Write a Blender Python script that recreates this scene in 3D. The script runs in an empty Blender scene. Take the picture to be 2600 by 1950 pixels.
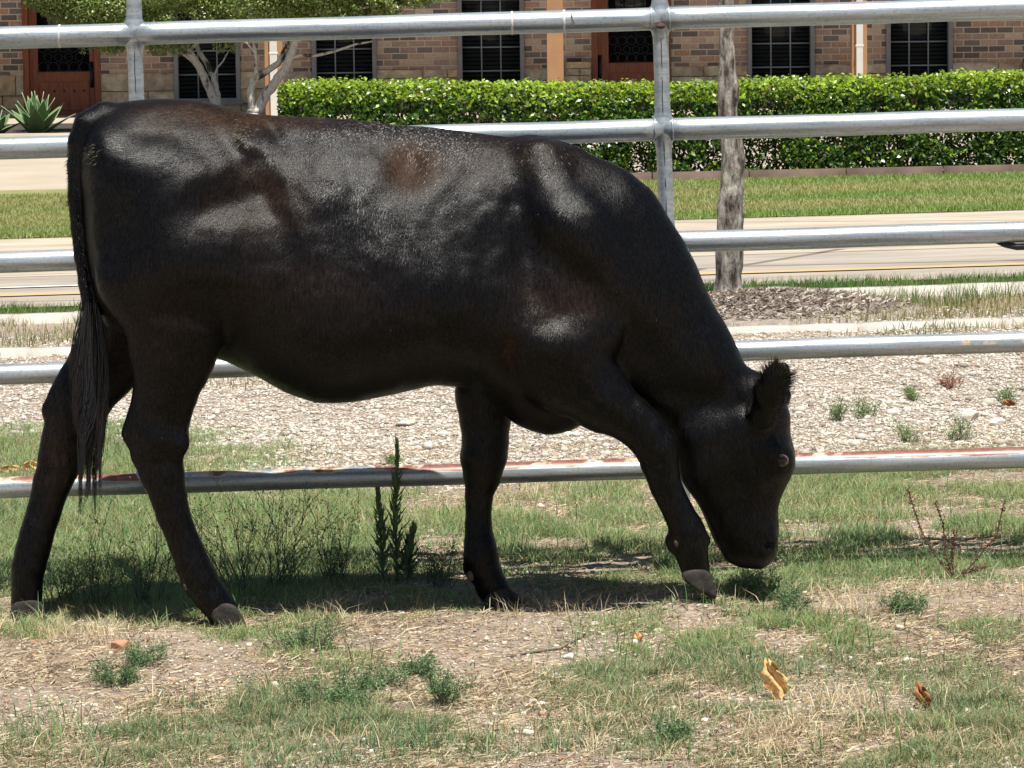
import bpy, bmesh, math, random
import numpy as np
from mathutils import Vector, Matrix

random.seed(7); RNG = np.random.default_rng(11)
SC = bpy.context.scene
COL = SC.collection
# ------------------------------------------------------------------ camera
F = 9000.0                      # focal length in photo pixels (2600 wide)
CAM_H = 1.5
PITCH = math.atan((975 + 19) / F); ROLL = 0.013
cam_d = bpy.data.cameras.new('camera'); cam = bpy.data.objects.new('camera', cam_d); COL.objects.link(cam)
cam_d.sensor_width = 36; cam_d.lens = F / 2600 * 36; cam_d.clip_end = 2000; cam_d.clip_start = 0.1
RM = (Matrix.Rotation(math.pi / 2 - PITCH, 3, 'X') @ Matrix.Rotation(-ROLL, 3, 'Z'))
cam.matrix_world = Matrix.Translation((0, 0, CAM_H)) @ RM.to_4x4()
SC.camera = cam
SC.render.resolution_x = 1024; SC.render.resolution_y = 768
# ------------------------------------------------------------------ light
SUN_EL = math.radians(66); SH = Vector((-0.09, 0.31, -1.0)).normalized()      # direction the sunlight travels
sun_d = bpy.data.lights.new('sun', 'SUN'); sun_d.energy = 5.0; sun_d.angle = math.radians(0.5); sun_d.color = (1.0, 0.955, 0.88)
sun = bpy.data.objects.new('sun', sun_d); COL.objects.link(sun)
sun.rotation_euler = SH.to_track_quat('-Z', 'Y').to_euler()
wd = bpy.data.worlds.new('World'); SC.world = wd; wd.use_nodes = True
nt = wd.node_tree; bg = nt.nodes['Background']; sky = nt.nodes.new('ShaderNodeTexSky')
sky.sky_type = 'NISHITA'; sky.sun_disc = False
sky.sun_elevation = math.asin(-SH.z); sky.sun_rotation = math.atan2(-SH.x, -SH.y)
nt.links.new(sky.outputs[0], bg.inputs[0]); bg.inputs[1].default_value = 0.05
SC.view_settings.view_transform = 'Standard'; SC.view_settings.look = 'None'
SC.view_settings.gamma = 1; SC.view_settings.exposure = 0.5
SC.cycles.max_bounces = 6; SC.cycles.transparent_max_bounces = 8

# ------------------------------------------------------------------ pixel helpers (photo pixels -> points in the place)
_R = np.array(RM)
def slope(Y): return np.interp(Y, [0, 20, 26.5, 36], [0.018, 0.018, 0.009, 0.0])
def W(px, py, Y):
    d = _R @ np.array([(px - 1300) / F, -(py - 975) / F, -1.0])
    t = Y / d[1]
    return Vector((d[0] * t, Y, CAM_H + d[2] * t))
def G(px, py):
    d = _R @ np.array([(px - 1300) / F, -(py - 975) / F, -1.0]); Y = 10.0
    for _ in range(40):
        x = d[0] / d[1] * Y; Y = (CAM_H - float(slope(Y)) * x) / (-d[2] / d[1])
    return Vector((d[0] / d[1] * Y, Y, float(slope(Y)) * d[0] / d[1] * Y))
def proj(x, Y, z):
    p = np.stack([x, Y, z - CAM_H], -1) @ _R
    return 1300 + F * p[..., 0] / -p[..., 2], 975 - F * p[..., 1] / -p[..., 2]
def vnoise(x, y, sc, seed=0):
    x = np.asarray(x) * sc + 1000.3 + seed * 17.7; y = np.asarray(y) * sc + 1000.7 + seed * 31.1
    xi = np.floor(x).astype(np.int64); yi = np.floor(y).astype(np.int64); fx = x - xi; fy = y - yi
    fx = fx * fx * (3 - 2 * fx); fy = fy * fy * (3 - 2 * fy)
    def h(a, b):
        n = (a * 374761393 + b * 668265263 + seed * 1442695041) & 0xffffffff
        n = ((n ^ (n >> 13)) * 1274126177) & 0xffffffff
        return ((n ^ (n >> 16)) & 0xffff) / 65535.0
    return (h(xi, yi) * (1 - fx) + h(xi + 1, yi) * fx) * (1 - fy) + (h(xi, yi + 1) * (1 - fx) + h(xi + 1, yi + 1) * fx) * fy
def fbm(x, y, sc, seed=0, o=3):
    t = 0; a = 1; s = 0
    for i in range(o): t = t + a * vnoise(x, y, sc * 2 ** i, seed + i); s += a; a *= .5
    return t / s
def bumps(x, Y):
    near = np.clip((16.5 - np.asarray(Y)) / 2, 0, 1)
    return near * ((fbm(x, Y, 1.6, 3) - .5) * .035 + (fbm(x, Y, 14, 5, 2) - .5) * .014)
HOOFG = [((1290, 1545), 8.665, -.019, .13), ((75, 1585), 8.68, -.017, .13), ((1770, 1540), 8.42, .036, .12), ((590, 1600), 8.42, .0, .1)]
def gz(x, Y):
    z = slope(Y) * x + bumps(x, Y)
    for (a, b), yy, dz, r in HOOFG:
        hx = (a - 1300) / F * yy; w = np.exp(-(((x - hx) / r) ** 2 + ((Y - yy) / (r * .8)) ** 2) ** 1.5); z = z * (1 - w) + w * (slope(Y) * x + dz)
    return z

# ------------------------------------------------------------------ materials
def mat(name, col=(.5, .5, .5), rough=.6, metal=0.0, spec=.5):
    m = bpy.data.materials.new(name); m.use_nodes = True; b = m.node_tree.nodes['Principled BSDF']
    b.inputs['Base Color'].default_value = (*col, 1); b.inputs['Roughness'].default_value = rough
    b.inputs['Metallic'].default_value = metal; b.inputs['Specular IOR Level'].default_value = spec
    return m
def N(m, t, **kw):
    n = m.node_tree.nodes.new(t)
    for k, v in kw.items():
        if k in ('blend_type', 'data_type', 'operation', 'attribute_name', 'feature', 'distance', 'noise_dimensions'): setattr(n, k, v)
        else: n.inputs[k.replace('_', ' ')].default_value = v
    return n
def L(m, a, b): m.node_tree.links.new(a, b)
def B(m): return m.node_tree.nodes['Principled BSDF']
def coords(m, scale=(1, 1, 1), rot=(0, 0, 0)):
    g = N(m, 'ShaderNodeNewGeometry'); mp = N(m, 'ShaderNodeMapping'); mp.inputs['Scale'].default_value = scale; mp.inputs['Rotation'].default_value = rot
    L(m, g.outputs['Position'], mp.inputs['Vector']); return mp.outputs[0]
def ramp(m, fac, stops, interp='LINEAR'):
    r = N(m, 'ShaderNodeValToRGB'); cr = r.color_ramp; cr.interpolation = interp
    while len(cr.elements) < len(stops): cr.elements.new(.5)
    for e, (p, c) in zip(cr.elements, stops): e.position = p; e.color = (*c, 1) if len(c) == 3 else c
    L(m, fac, r.inputs[0]); return r.outputs[0]
def noise(m, vec, scale, detail=4, rough=.55):
    n = N(m, 'ShaderNodeTexNoise'); n.inputs['Scale'].default_value = scale; n.inputs['Detail'].default_value = detail; n.inputs['Roughness'].default_value = rough
    L(m, vec, n.inputs['Vector']); return n.outputs['Fac']
def mix(m, fac, a, b, bt='MIX'):
    n = N(m, 'ShaderNodeMixRGB', blend_type=bt)
    for i, v in ((0, fac), (1, a), (2, b)):
        if isinstance(v, (int, float)): n.inputs[i].default_value = v
        elif isinstance(v, tuple): n.inputs[i].default_value = (*v, 1)
        else: L(m, v, n.inputs[i])
    return n.outputs[0]
def bump(m, h, strength, dist):
    b = N(m, 'ShaderNodeBump'); b.inputs['Strength'].default_value = strength; b.inputs['Distance'].default_value = dist
    L(m, h, b.inputs['Height']); L(m, b.outputs[0], B(m).inputs['Normal']); return b
def noisy(name, c1, c2, sc=20, rough=.8, bsc=60, bd=.002, bs=.6, metal=0, spec=.4, stretch=(1, 1, 1)):
    m = mat(name, c1, rough, metal, spec); v = coords(m, stretch)
    L(m, ramp(m, noise(m, v, sc), [(.3, c1), (.7, c2)]), B(m).inputs['Base Color'])
    bump(m, noise(m, v, bsc), bs, bd); return m
def leafy(name, rough=.45, trans=.35, spec=.5):
    m = bpy.data.materials.new(name); m.use_nodes = True; b = B(m)
    a = N(m, 'ShaderNodeAttribute'); a.attribute_name = 'col'
    L(m, a.outputs['Color'], b.inputs['Base Color']); b.inputs['Roughness'].default_value = rough; b.inputs['Specular IOR Level'].default_value = spec
    if trans:
        t = N(m, 'ShaderNodeBsdfTranslucent'); L(m, a.outputs['Color'], t.inputs[0]); mx = N(m, 'ShaderNodeMixShader'); mx.inputs[0].default_value = trans
        L(m, b.outputs[0], mx.inputs[1]); L(m, t.outputs[0], mx.inputs[2]); L(m, mx.outputs[0], m.node_tree.nodes['Material Output'].inputs[0])
    return m

# ------------------------------------------------------------------ object helpers
def link(o, parent=None):
    COL.objects.link(o)
    if parent is not None: o.parent = parent; o.matrix_parent_inverse = parent.matrix_world.inverted()
    return o
def tag(o, label=None, cat=None, group=None, kind=None):
    if label: o['label'] = label
    if cat: o['category'] = cat
    if group: o['group'] = group
    if kind: o['kind'] = kind
    return o
def empty(name, loc, label, cat, group=None):
    o = bpy.data.objects.new(name, None); o.location = loc; o.matrix_world = Matrix.Translation(loc); o.empty_display_size = .1
    COL.objects.link(o); bpy.context.view_layer.update(); return tag(o, label, cat, group)
def fast_mesh(name, V, sizes, idx, material, parent=None, cols=None, smooth=False, attrs=None):
    V = np.asarray(V, np.float32); idx = np.asarray(idx, np.int32).ravel(); sizes = np.asarray(sizes, np.int32)
    me = bpy.data.meshes.new(name); me.vertices.add(len(V)); me.vertices.foreach_set('co', V.ravel())
    me.loops.add(len(idx)); me.loops.foreach_set('vertex_index', idx); me.polygons.add(len(sizes))
    me.polygons.foreach_set('loop_start', np.concatenate([[0], np.cumsum(sizes)[:-1]]).astype(np.int32))
    me.polygons.foreach_set('loop_total', sizes)
    if smooth: me.polygons.foreach_set('use_smooth', np.ones(len(sizes), bool))
    me.update(); me.validate()
    if cols is not None:
        a = me.color_attributes.new('col', 'FLOAT_COLOR', 'POINT'); c = np.ones((len(V), 4), np.float32); c[:, :3] = cols; a.data.foreach_set('color', c.ravel())
    for k, v in (attrs or {}).items():
        a = me.attributes.new(k, 'FLOAT', 'POINT'); a.data.foreach_set('value', np.asarray(v, np.float32))
    if material: me.materials.append(material)
    o = bpy.data.objects.new(name, me); return link(o, parent)
class MB:
    def __init__(s): s.v = []; s.f = []; s.c = []
    def add(s, V, Fc, col=None):
        o = len(s.v); s.v += [tuple(p) for p in V]; s.f += [tuple(i + o for i in f) for f in Fc]
        s.c += [col or (.5, .5, .5)] * len(V)
    def box(s, x0, x1, y0, y1, z0, z1, col=None):
        s.add([(x, y, z) for x in (x0, x1) for y in (y0, y1) for z in (z0, z1)],
              [(0, 1, 3, 2), (4, 6, 7, 5), (0, 4, 5, 1), (2, 3, 7, 6), (0, 2, 6, 4), (1, 5, 7, 3)], col)
    def tube(s, P, R, n=10, col=None, cap=True, flat=None, ref=None):
        P = [Vector(p) for p in P]
        if not isinstance(R, (list, tuple)): R = [R] * len(P)
        V = []; pr = Vector(ref) if ref else None
        for i, p in enumerate(P):
            t = (P[min(i + 1, len(P) - 1)] - P[max(i - 1, 0)]).normalized()
            a = pr if pr is not None else (Vector((0, 0, 1)) if abs(t.z) < .9 else Vector((0, 1, 0)))
            u = (a - t * a.dot(t)).normalized(); w = t.cross(u)
            if not ref: pr = u
            k = flat[i] if flat else 1
            for j in range(n):
                th = 2 * math.pi * j / n; V.append(p + u * math.cos(th) * R[i] + w * math.sin(th) * R[i] * k)
        Fc = [(i * n + j, i * n + (j + 1) % n, (i + 1) * n + (j + 1) % n, (i + 1) * n + j) for i in range(len(P) - 1) for j in range(n)]
        if cap: Fc += [tuple(range(n - 1, -1, -1)), tuple((len(P) - 1) * n + j for j in range(n))]
        s.add(V, Fc, col)
    def build(s, name, material, parent=None, smooth=True, bevel=0, auto=None, attrs=None):
        o = fast_mesh(name, np.array(s.v), [len(f) for f in s.f], [i for f in s.f for i in f], material, parent, np.array(s.c), smooth, attrs)
        if bevel:
            b = o.modifiers.new('b', 'BEVEL'); b.width = bevel; b.segments = 2; b.limit_method = 'ANGLE'
            o.data.polygons.foreach_set('use_smooth', np.zeros(len(o.data.polygons), bool))
        return o
def jit(c, n, v=.25, rng=RNG):
    c = np.asarray(c); return np.clip(c[None] * (1 + rng.uniform(-v, v, (n, 1))) * (1 + rng.uniform(-v * .35, v * .35, (n, 3))), 0, 1)
def rock_mesh(name, P, size, cols, m, parent=None, squash=.6, rng=RNG):
    """many stones: jittered icosahedra"""
    t = (1 + 5 ** .5) / 2
    ico = np.array([(-1, t, 0), (1, t, 0), (-1, -t, 0), (1, -t, 0), (0, -1, t), (0, 1, t), (0, -1, -t), (0, 1, -t), (t, 0, -1), (t, 0, 1), (-t, 0, -1), (-t, 0, 1)]) / 1.9
    fc = np.array([(0, 11, 5), (0, 5, 1), (0, 1, 7), (0, 7, 10), (0, 10, 11), (1, 5, 9), (5, 11, 4), (11, 10, 2), (10, 7, 6), (7, 1, 8), (3, 9, 4), (3, 4, 2), (3, 2, 6), (3, 6, 8), (3, 8, 9), (4, 9, 5), (2, 4, 11), (6, 2, 10), (8, 6, 7), (9, 8, 1)])
    n = len(P); V = ico[None] * rng.uniform(.7, 1.2, (n, 12, 1)) * rng.uniform(.6, 1.25, (n, 1, 3)) * np.array([1, 1, squash])
    a = rng.uniform(0, 6.28, n); c, s = np.cos(a)[:, None], np.sin(a)[:, None]
    V = np.stack([V[..., 0] * c - V[..., 1] * s, V[..., 0] * s + V[..., 1] * c, V[..., 2]], -1) * np.asarray(size)[:, None, None] * .5
    V = V + P[:, None]
    idx = (fc[None] + (np.arange(n) * 12)[:, None, None]).ravel()
    return fast_mesh(name, V.reshape(-1, 3), np.full(n * 20, 3), idx, m, parent, np.repeat(cols, 12, 0))
def blades(P, h, w, lean, az=None, curve=.35, rng=RNG, cols=None):
    n = len(P); az = rng.uniform(0, 6.283, n) if az is None else az
    d = np.stack([np.cos(az), np.sin(az), 0 * az], 1); s = rng.uniform(-.8, .8, n) + az + 1.57
    sd = np.stack([np.cos(s), np.sin(s), 0 * s], 1) * (np.asarray(w) * .5 * np.ones(n))[:, None]
    h = np.asarray(h) * np.ones(n); ln = np.asarray(lean) * np.ones(n) * h; up = np.zeros((n, 3)); up[:, 2] = 1
    p1 = P + d * (ln * curve)[:, None] + up * (h * .55)[:, None]; p2 = P + d * ln[:, None] + up * (h * np.where(ln > h, .8, 1))[:, None]
    V = np.stack([P - sd, P + sd, p1 + sd * .8, p1 - sd * .8, p2], 1)
    return V, np.repeat(cols, 5, 0) if cols is not None else None
def blade_obj(name, Vs, Cs, m, parent=None):
    V = np.concatenate([v.reshape(-1, 3) for v in Vs]); C = np.concatenate(Cs); n = len(V) // 5
    pat = np.array([0, 1, 2, 3, 3, 2, 4]); idx = (pat[None] + (np.arange(n) * 5)[:, None]).ravel()
    return fast_mesh(name, V, np.tile([4, 3], n), idx, m, parent, C)
def leaf_quads(P, Nrm, size, cols, rng=RNG, asp=.55):
    n = len(P); Nrm = Nrm / np.linalg.norm(Nrm, axis=1, keepdims=True)
    r = rng.normal(size=(n, 3)); u = np.cross(Nrm, r); u /= np.linalg.norm(u, axis=1, keepdims=True) + 1e-9; v = np.cross(Nrm, u)
    s = (np.asarray(size) * np.ones(n))[:, None]
    V = np.stack([P - u * s * .5, P + v * s * asp * .5 + Nrm * s * .08, P + u * s * .5, P - v * s * asp * .5 + Nrm * s * .08], 1)
    return V, np.repeat(cols, 4, 0)
def leaf_obj(name, Vs, Cs, m, parent=None):
    V = np.concatenate([v.reshape(-1, 3) for v in Vs]); C = np.concatenate(Cs); n = len(V) // 4
    return fast_mesh(name, V, np.full(n, 4), np.arange(n * 4), m, parent, C)
def struct(o): o['kind'] = 'structure'; return o

# ================================================================== SETTING: ground
def graded(a, b, step, lo, hi, g=1.13):
    c = list(np.arange(a, b + 1e-6, step)); s = step; x = c[-1]
    while x < hi: s *= g; x += s; c.append(x)
    s = step; x = c[0]; pre = []
    while x > lo: s *= g; x -= s; pre.append(x)
    return np.array(pre[::-1] + c)
xs = graded(-2.3, 2.3, .03, -400, 400); ys = graded(6.3, 12, .03, -200, 900, 1.05)
XX, YY = np.meshgrid(xs, ys, indexing='ij'); XC = np.clip(XX, -15, 15)
ZZ = gz(XX, YY) - slope(YY) * (XX - XC)
# gravel weight
def gravel_w(x, Y):
    px, py = proj(x, Y, slope(Y) * x); eq = py + .031 * (px - 1300)
    n = fbm(x, Y, 2.2, 21, 4) - .5
    top = 1215 + 60 * np.tanh((px - 900) / 500) * -0.2 + n * 160
    g = np.clip((top - eq) / 25, 0, 1)
    left = np.clip((px - 300 - (eq < 1075) * -400 - np.clip(eq - 1100, 0, 200) * 2.6 + n * 300) / 80, 0, 1)
    return g * left
GW = gravel_w(XX, YY); GW[(YY > 20)] = 0
nx, ny = len(xs), len(ys); I = np.arange(nx * ny).reshape(nx, ny)
Fq = np.stack([I[:-1, :-1], I[1:, :-1], I[1:, 1:], I[:-1, 1:]], -1).reshape(-1, 4)
m = mat('soil', (.3, .22, .16), .95, 0, .2); v = coords(m)
big = noise(m, v, 2.5, 5); fine = noise(m, v, 70, 6, .7); mid = noise(m, v, 14, 4)
soil = ramp(m, fine, [(.32, (.11, .088, .068)), (.48, (.265, .215, .165)), (.6, (.40, .335, .265)), (.72, (.58, .52, .43))])
soil = mix(m, ramp(m, mid, [(.4, (0, 0, 0)), (.65, (1, 1, 1))]), soil, mix(m, .5, soil, (.40, .305, .225)))
soil = mix(m, ramp(m, big, [(.45, (0, 0, 0)), (.62, (1, 1, 1))]), soil, mix(m, .35, soil, (.2, .155, .125)))
vo = N(m, 'ShaderNodeTexVoronoi'); vo.inputs['Scale'].default_value = 75; vo.inputs['Randomness'].default_value = 1; L(m, v, vo.inputs['Vector'])
gcol = mix(m, ramp(m, vo.outputs['Distance'], [(.1, (0, 0, 0)), (.55, (1, 1, 1))]), mix(m, vo.outputs['Color'], (.50, .43, .345), (.64, .57, .48)), (.27, .21, .16))
gat = N(m, 'ShaderNodeAttribute'); gat.attribute_name = 'gravel'
L(m, mix(m, gat.outputs['Fac'], soil, gcol), B(m).inputs['Base Color'])
bump(m, mix(m, .5, fine, vo.outputs['Distance']), .9, .012)
M_SOIL = m
V = np.stack([XX, YY, ZZ], -1).reshape(-1, 3)
struct(fast_mesh('ground', V, np.full(len(Fq), 4), Fq, M_SOIL, None, None, True, {'gravel': GW.ravel()}))

def sheet(name, x0, x1, Y0, Y1, m, dz=.02, thick=0, nx=60, ny=12):
    X = np.linspace(x0, x1, nx + 1); Yv = np.linspace(Y0, Y1, ny + 1); A, Bv = np.meshgrid(X, Yv, indexing='ij')
    Z = slope(Bv) * np.clip(A, -15, 15) + dz; V = np.stack([A, Bv, Z], -1).reshape(-1, 3); I = np.arange(len(V)).reshape(nx + 1, ny + 1)
    Fq = np.stack([I[:-1, :-1], I[1:, :-1], I[1:, 1:], I[:-1, 1:]], -1).reshape(-1, 4)
    o = struct(fast_mesh(name, V, np.full(len(Fq), 4), Fq, m))
    if thick: s = o.modifiers.new('s', 'SOLIDIFY'); s.thickness = thick; s.offset = -1
    return o
def rowY(r): return 13500 / (r + 19)
M_ROAD = noisy('road_concrete', (.33, .285, .24), (.40, .355, .30), 3, .9, 90, .003, .5, stretch=(.4, 1.5, 1))
def grime(m, sc, lo_, thin=True):
    b = B(m); src = b.inputs['Base Color'].links[0].from_socket; v = coords(m, (.5, 2.2, 1))
    f = ramp(m, noise(m, v, sc, 6, .65), [(.38, (lo_, lo_, lo_ * .97)), (.6, (1.1, 1.1, 1.1))]); L(m, mix(m, 1., src, f, 'MULTIPLY'), b.inputs['Base Color'])
    w = N(m, 'ShaderNodeTexVoronoi', feature='DISTANCE_TO_EDGE'); w.inputs['Scale'].default_value = .55; L(m, coords(m, (.5, 1.3, 1)), w.inputs['Vector']); src = b.inputs['Base Color'].links[0].from_socket
    L(m, mix(m, ramp(m, w.outputs['Distance'], [(.006, (1, 1, 1)), (.012, (0, 0, 0))]), src, (.16, .13, .11)), b.inputs['Base Color'])
M_GUT = noisy('kerb_concrete', (.40, .34, .265), (.48, .415, .33), 5, .9, 80, .004, .6, stretch=(.5, 1.5, 1))
M_KERB = noisy('pale_concrete', (.5, .46, .40), (.62, .58, .51), 25, .9, 120, .003, .6)
M_YEL = noisy('yellow_paint', (.56, .38, .14), (.44, .34, .2), 12, .8, 90, .001)
M_WHT = noisy('white_paint', (.75, .73, .68), (.6, .57, .52), 60, .8, 90, .001)
for m_, l_ in ((M_ROAD, .78), (M_GUT, .82)): grime(m_, 1.3, l_)
sheet('road', -40, 40, 17.55, rowY(672), M_ROAD, .02)
sheet('gutter', -40, 40, rowY(672), rowY(648), M_GUT, .022)
o = sheet('far_kerb', -40, 40, rowY(648), rowY(596), M_GUT, .07, .08)
sheet('yellow_line', -40, 40, rowY(722.5), rowY(717.5), M_YEL, .026)
sheet('white_line', -40, G(650, 730).x, rowY(701), rowY(698.5), M_WHT, .026)
M_PAVE = noisy('driveway_concrete', (.38, .32, .245), (.46, .395, .31), 1.2, .92, 60, .004, .4)
sheet('driveway', -45, 45, 27.2, 36.0, M_PAVE, .03)
sheet('porch_floor', -45, 45, 40.6, 46, M_PAVE, .06)
M_LAWNB = noisy('lawn_soil', (.19, .21, .07), (.3, .27, .12), 6, .95, 80, .01, .8)
sheet('lawn', -45, 45, rowY(596), 27.19, M_LAWNB, .075)
o = sheet('back_kerb', -45, 45, 36.0, 36.4, M_GUT, .13, .12)
M_BED = noisy('bed_soil', (.035, .03, .027), (.09, .075, .06), 12, .95, 40, .03, 1)
sheet('planting_bed', -45, 45, 36.4, 40.6, M_BED, .08)
# two pale edge kerbs nearer the fence
for nm, r0, r1, lab in (('kerb', 867, 848, 'lower'), ('kerb', 783, 759, 'upper')):
    Y0 = rowY(r0); mb = MB(); X = np.linspace(-9, 9, 61); hh = .03 if lab == 'lower' else .042; wdt = .12 if lab == 'lower' else .15
    for i in range(60):
        a, b = X[i] + .004, X[i + 1] - (.004 if i % 5 == 4 else -.004)
        j = random.uniform(-.003, .003); z0, z1 = .018 * a, .018 * b
        mb.add([(a, Y0, z0 - .05), (b, Y0, z1 - .05), (b, Y0, z1 + hh + j), (a, Y0, z0 + hh + j), (a, Y0 + wdt, z0 - .05), (b, Y0 + wdt, z1 - .05), (b, Y0 + wdt, z1 + hh + j), (a, Y0 + wdt, z0 + hh + j)],
               [(0, 1, 2, 3), (3, 2, 6, 7), (5, 4, 7, 6), (0, 3, 7, 4), (1, 5, 6, 2)])
    struct(mb.build(nm, M_KERB, smooth=False))

# ================================================================== scatter: gravel, pebbles, litter, grass
M_STONE = leafy('stone', .9, 0, .3)
M_GRASS = leafy('grass_blade', .5, .35, .4)
M_DRY = leafy('dry_blade', .8, .25, .2)
def cand(n, Y0, Y1, xpad=.15):
    Y = 1 / RNG.uniform(1 / Y1, 1 / Y0, n) if True else 0
    x = RNG.uniform(-1, 1, n) * (Y * 1300 / F * 1.03 + xpad); return x, Y
x, Y = cand(260000, 10.2, 16.2); g = gravel_w(x, Y); k = RNG.uniform(0, 1, len(x)) < g * .9; x, Y = x[k], Y[k]
sz = RNG.lognormal(-4.9, .5, len(x)); z = gz(x, Y) + sz * .12
tone = RNG.choice(4, len(x), p=[.55, .25, .13, .07]); base = np.array([(.62, .58, .505), (.47, .425, .355), (.32, .275, .225), (.38, .28, .21)])[tone]
o = rock_mesh('gravel', np.stack([x, Y, z], 1), sz, base * RNG.uniform(.8, 1.1, (len(x), 1)), M_STONE); tag(o, kind='stuff', label='pale limestone gravel beyond the pipe fence', cat='gravel')
# pebbles in the soil
x, Y = cand(60000, 6.5, 11.3); k = RNG.uniform(0, 1, len(x)) < np.clip(fbm(x, Y, 3, 40) * 2.2 - .5, .1, 1); x, Y = x[k], Y[k]
sz = RNG.lognormal(-5.15, .5, len(x)); tone = RNG.choice(4, len(x), p=[.4, .3, .2, .1]); base = np.array([(.66, .6, .5), (.42, .34, .27), (.25, .19, .15), (.48, .28, .18)])[tone]
o = rock_mesh('pebbles', np.stack([x, Y, gz(x, Y) + sz * .1], 1), sz, base * RNG.uniform(.75, 1.1, (len(x), 1)), M_STONE); tag(o, kind='stuff', label='small pebbles and crumbs strewn over the bare soil', cat='pebbles')
# straw litter lying flat
x, Y = cand(150000, 6.5, 11.8); d = fbm(x, Y, 3.2, 50, 3); k = RNG.uniform(0, 1, len(x)) < np.clip(d * 2.6 - .7, .1, 1); x, Y = x[k], Y[k]; n = len(x)
P = np.stack([x, Y, gz(x, Y) + RNG.uniform(.001, .006, n)], 1)
c = np.array([(.62, .5, .32), (.42, .31, .2), (.2, .145, .1), (.7, .6, .42)])[RNG.choice(4, n)] * RNG.uniform(.7, 1.1, (n, 1))
a = RNG.uniform(0, 6.28, n); ln = RNG.uniform(.012, .05, n); dv = np.stack([np.cos(a) * ln, np.sin(a) * ln, RNG.uniform(-.003, .01, n)], 1); sv = np.stack([-np.sin(a), np.cos(a), .6 + 0 * a], 1) * RNG.uniform(.0005, .0013, n)[:, None]
V = np.stack([P - sv, P + sv, P + dv * .5 + sv, P + dv * .5 - sv, P + dv], 1)
tag(blade_obj('straw_litter', [V], [np.repeat(c, 5, 0)], M_DRY), 'dry straw litter lying over the bare soil', 'straw', kind='stuff')

# grass density in patches (photo pixel positions of the patch centres): cx, cy, rx, ry, amount
GREEN = [(120, 1130, 290, 80, 1.2), (420, 1160, 330, 60, 1.), (180, 1350, 330, 120, 1.5), (520, 1370, 440, 110, 1.4), (2420, 1300, 330, 130, .9), (850, 1330, 230, 60, .5), (900, 1250, 170, 40, 1.), (300, 1500, 420, 80, 1.),
         (800, 1500, 500, 70, .9), (1250, 1330, 180, 60, .7), (1450, 1340, 260, 70, 1.), (1500, 1440, 320, 60, .8), (1600, 1240, 220, 35, .9), (2250, 1230, 380, 60, 1.), (2450, 1220, 260, 55, 1.1),
         (2150, 1340, 300, 80, 1.), (2450, 1380, 300, 90, 1.1), (2000, 1440, 300, 60, 1.1), (1900, 1490, 130, 40, 1.4), (1680, 1640, 260, 70, 1.1), (1700, 1720, 300, 70, 1.1), (1950, 1600, 200, 45, .9),
         (2300, 1620, 360, 45, .8), (2250, 1700, 280, 45, .6), (2450, 1800, 240, 80, .8), (720, 1600, 170, 50, .8), (820, 1690, 160, 50, .8), (790, 1790, 200, 60, 1.), (500, 1560, 160, 40, .8), (70, 1612, 80, 22, 1.6), (595, 1620, 70, 20, 1.6), (120, 1900, 360, 80, .5), (520, 1910, 240, 70, .35),
         (900, 1900, 300, 70, .5), (1400, 1850, 400, 90, .45), (2000, 1880, 500, 80, .5), (2450, 1900, 260, 110, .7), (400, 1820, 300, 50, .5), (1050, 1820, 200, 50, .35)]
DRYP = [(100, 1610, 210, 45, 1.2), (330, 1620, 130, 35, .8), (880, 1560, 120, 30, .8), (1500, 1530, 260, 35, .7), (1250, 1570, 500, 40, .35), (2300, 1540, 500, 50, .6), (1750, 1830, 500, 110, .45), (2300, 1850, 400, 110, .5), (1300, 1280, 400, 60, .35), (2100, 1300, 300, 70, .5), (600, 1850, 600, 90, .3),
        (1450, 1260, 250, 40, .7), (500, 1350, 400, 80, .35)]
def dens(px, py, tab):
    t = 0
    for cx, cy, rx, ry, a in tab:
        q = ((px - cx) / rx) ** 2 + ((py - cy) / ry) ** 2; t = t + a * np.exp(-q * q * .7)
    return t * (.62 if tab is DRYP else 1.15)
def grass_points(n, Y0, Y1, tab, thr, ns, seed):
    x, Y = cand(n, Y0, Y1); px, py = proj(x, Y, slope(Y) * x)
    d0 = dens(px, py, tab); d = np.clip(d0, 0, 1.35) * np.clip((fbm(x, Y, ns, seed, 3) - thr) * 5 + np.clip(d0 - .9, 0, 1) * 1.6 * (Y > 8.75) * (px < 1000), 0, 1) * np.where(Y < 8.3, .55 + .5 * (vnoise(x, Y, 22, seed + 3) > .55), 1); k = RNG.uniform(0, 1.2, n) < d; return x[k], Y[k], d[k]
Vs, Cs = [], []
x, Y, d = grass_points(640000, 6.5, 12.6, GREEN, .33, 6, 70); n = len(x)
h = RNG.uniform(.010, .036, n) * (.6 + .6 * d) * np.where(Y > 9.1, 1.0, .85)
hue = fbm(x, Y, 1.5, 80, 2)[:, None]; c = np.array((.16, .31, .12)) * (1 - hue) + np.array((.30, .40, .15)) * hue; c = c * RNG.uniform(.6, 1.25, (n, 1)); c = np.where((Y < 7.9)[:, None], c * np.array((.85, .78, .95)), c)
dry = RNG.uniform(0, 1, n) < .28; c[dry] = np.array((.48, .42, .22)) * RNG.uniform(.7, 1.1, (dry.sum(), 1))
v_, c_ = blades(np.stack([x, Y, gz(x, Y) - .004], 1), h, RNG.uniform(.0013, .0026, n), RNG.uniform(.2, 1.8, n), cols=c); Vs.append(v_); Cs.append(c_)
x, Y, d = grass_points(9000, 6.5, 12.4, GREEN, .4, 5, 74); n = len(x)
h = RNG.uniform(.04, .095, n); c = np.array((.15, .29, .09)) * RNG.uniform(.7, 1.3, (n, 1))
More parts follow.
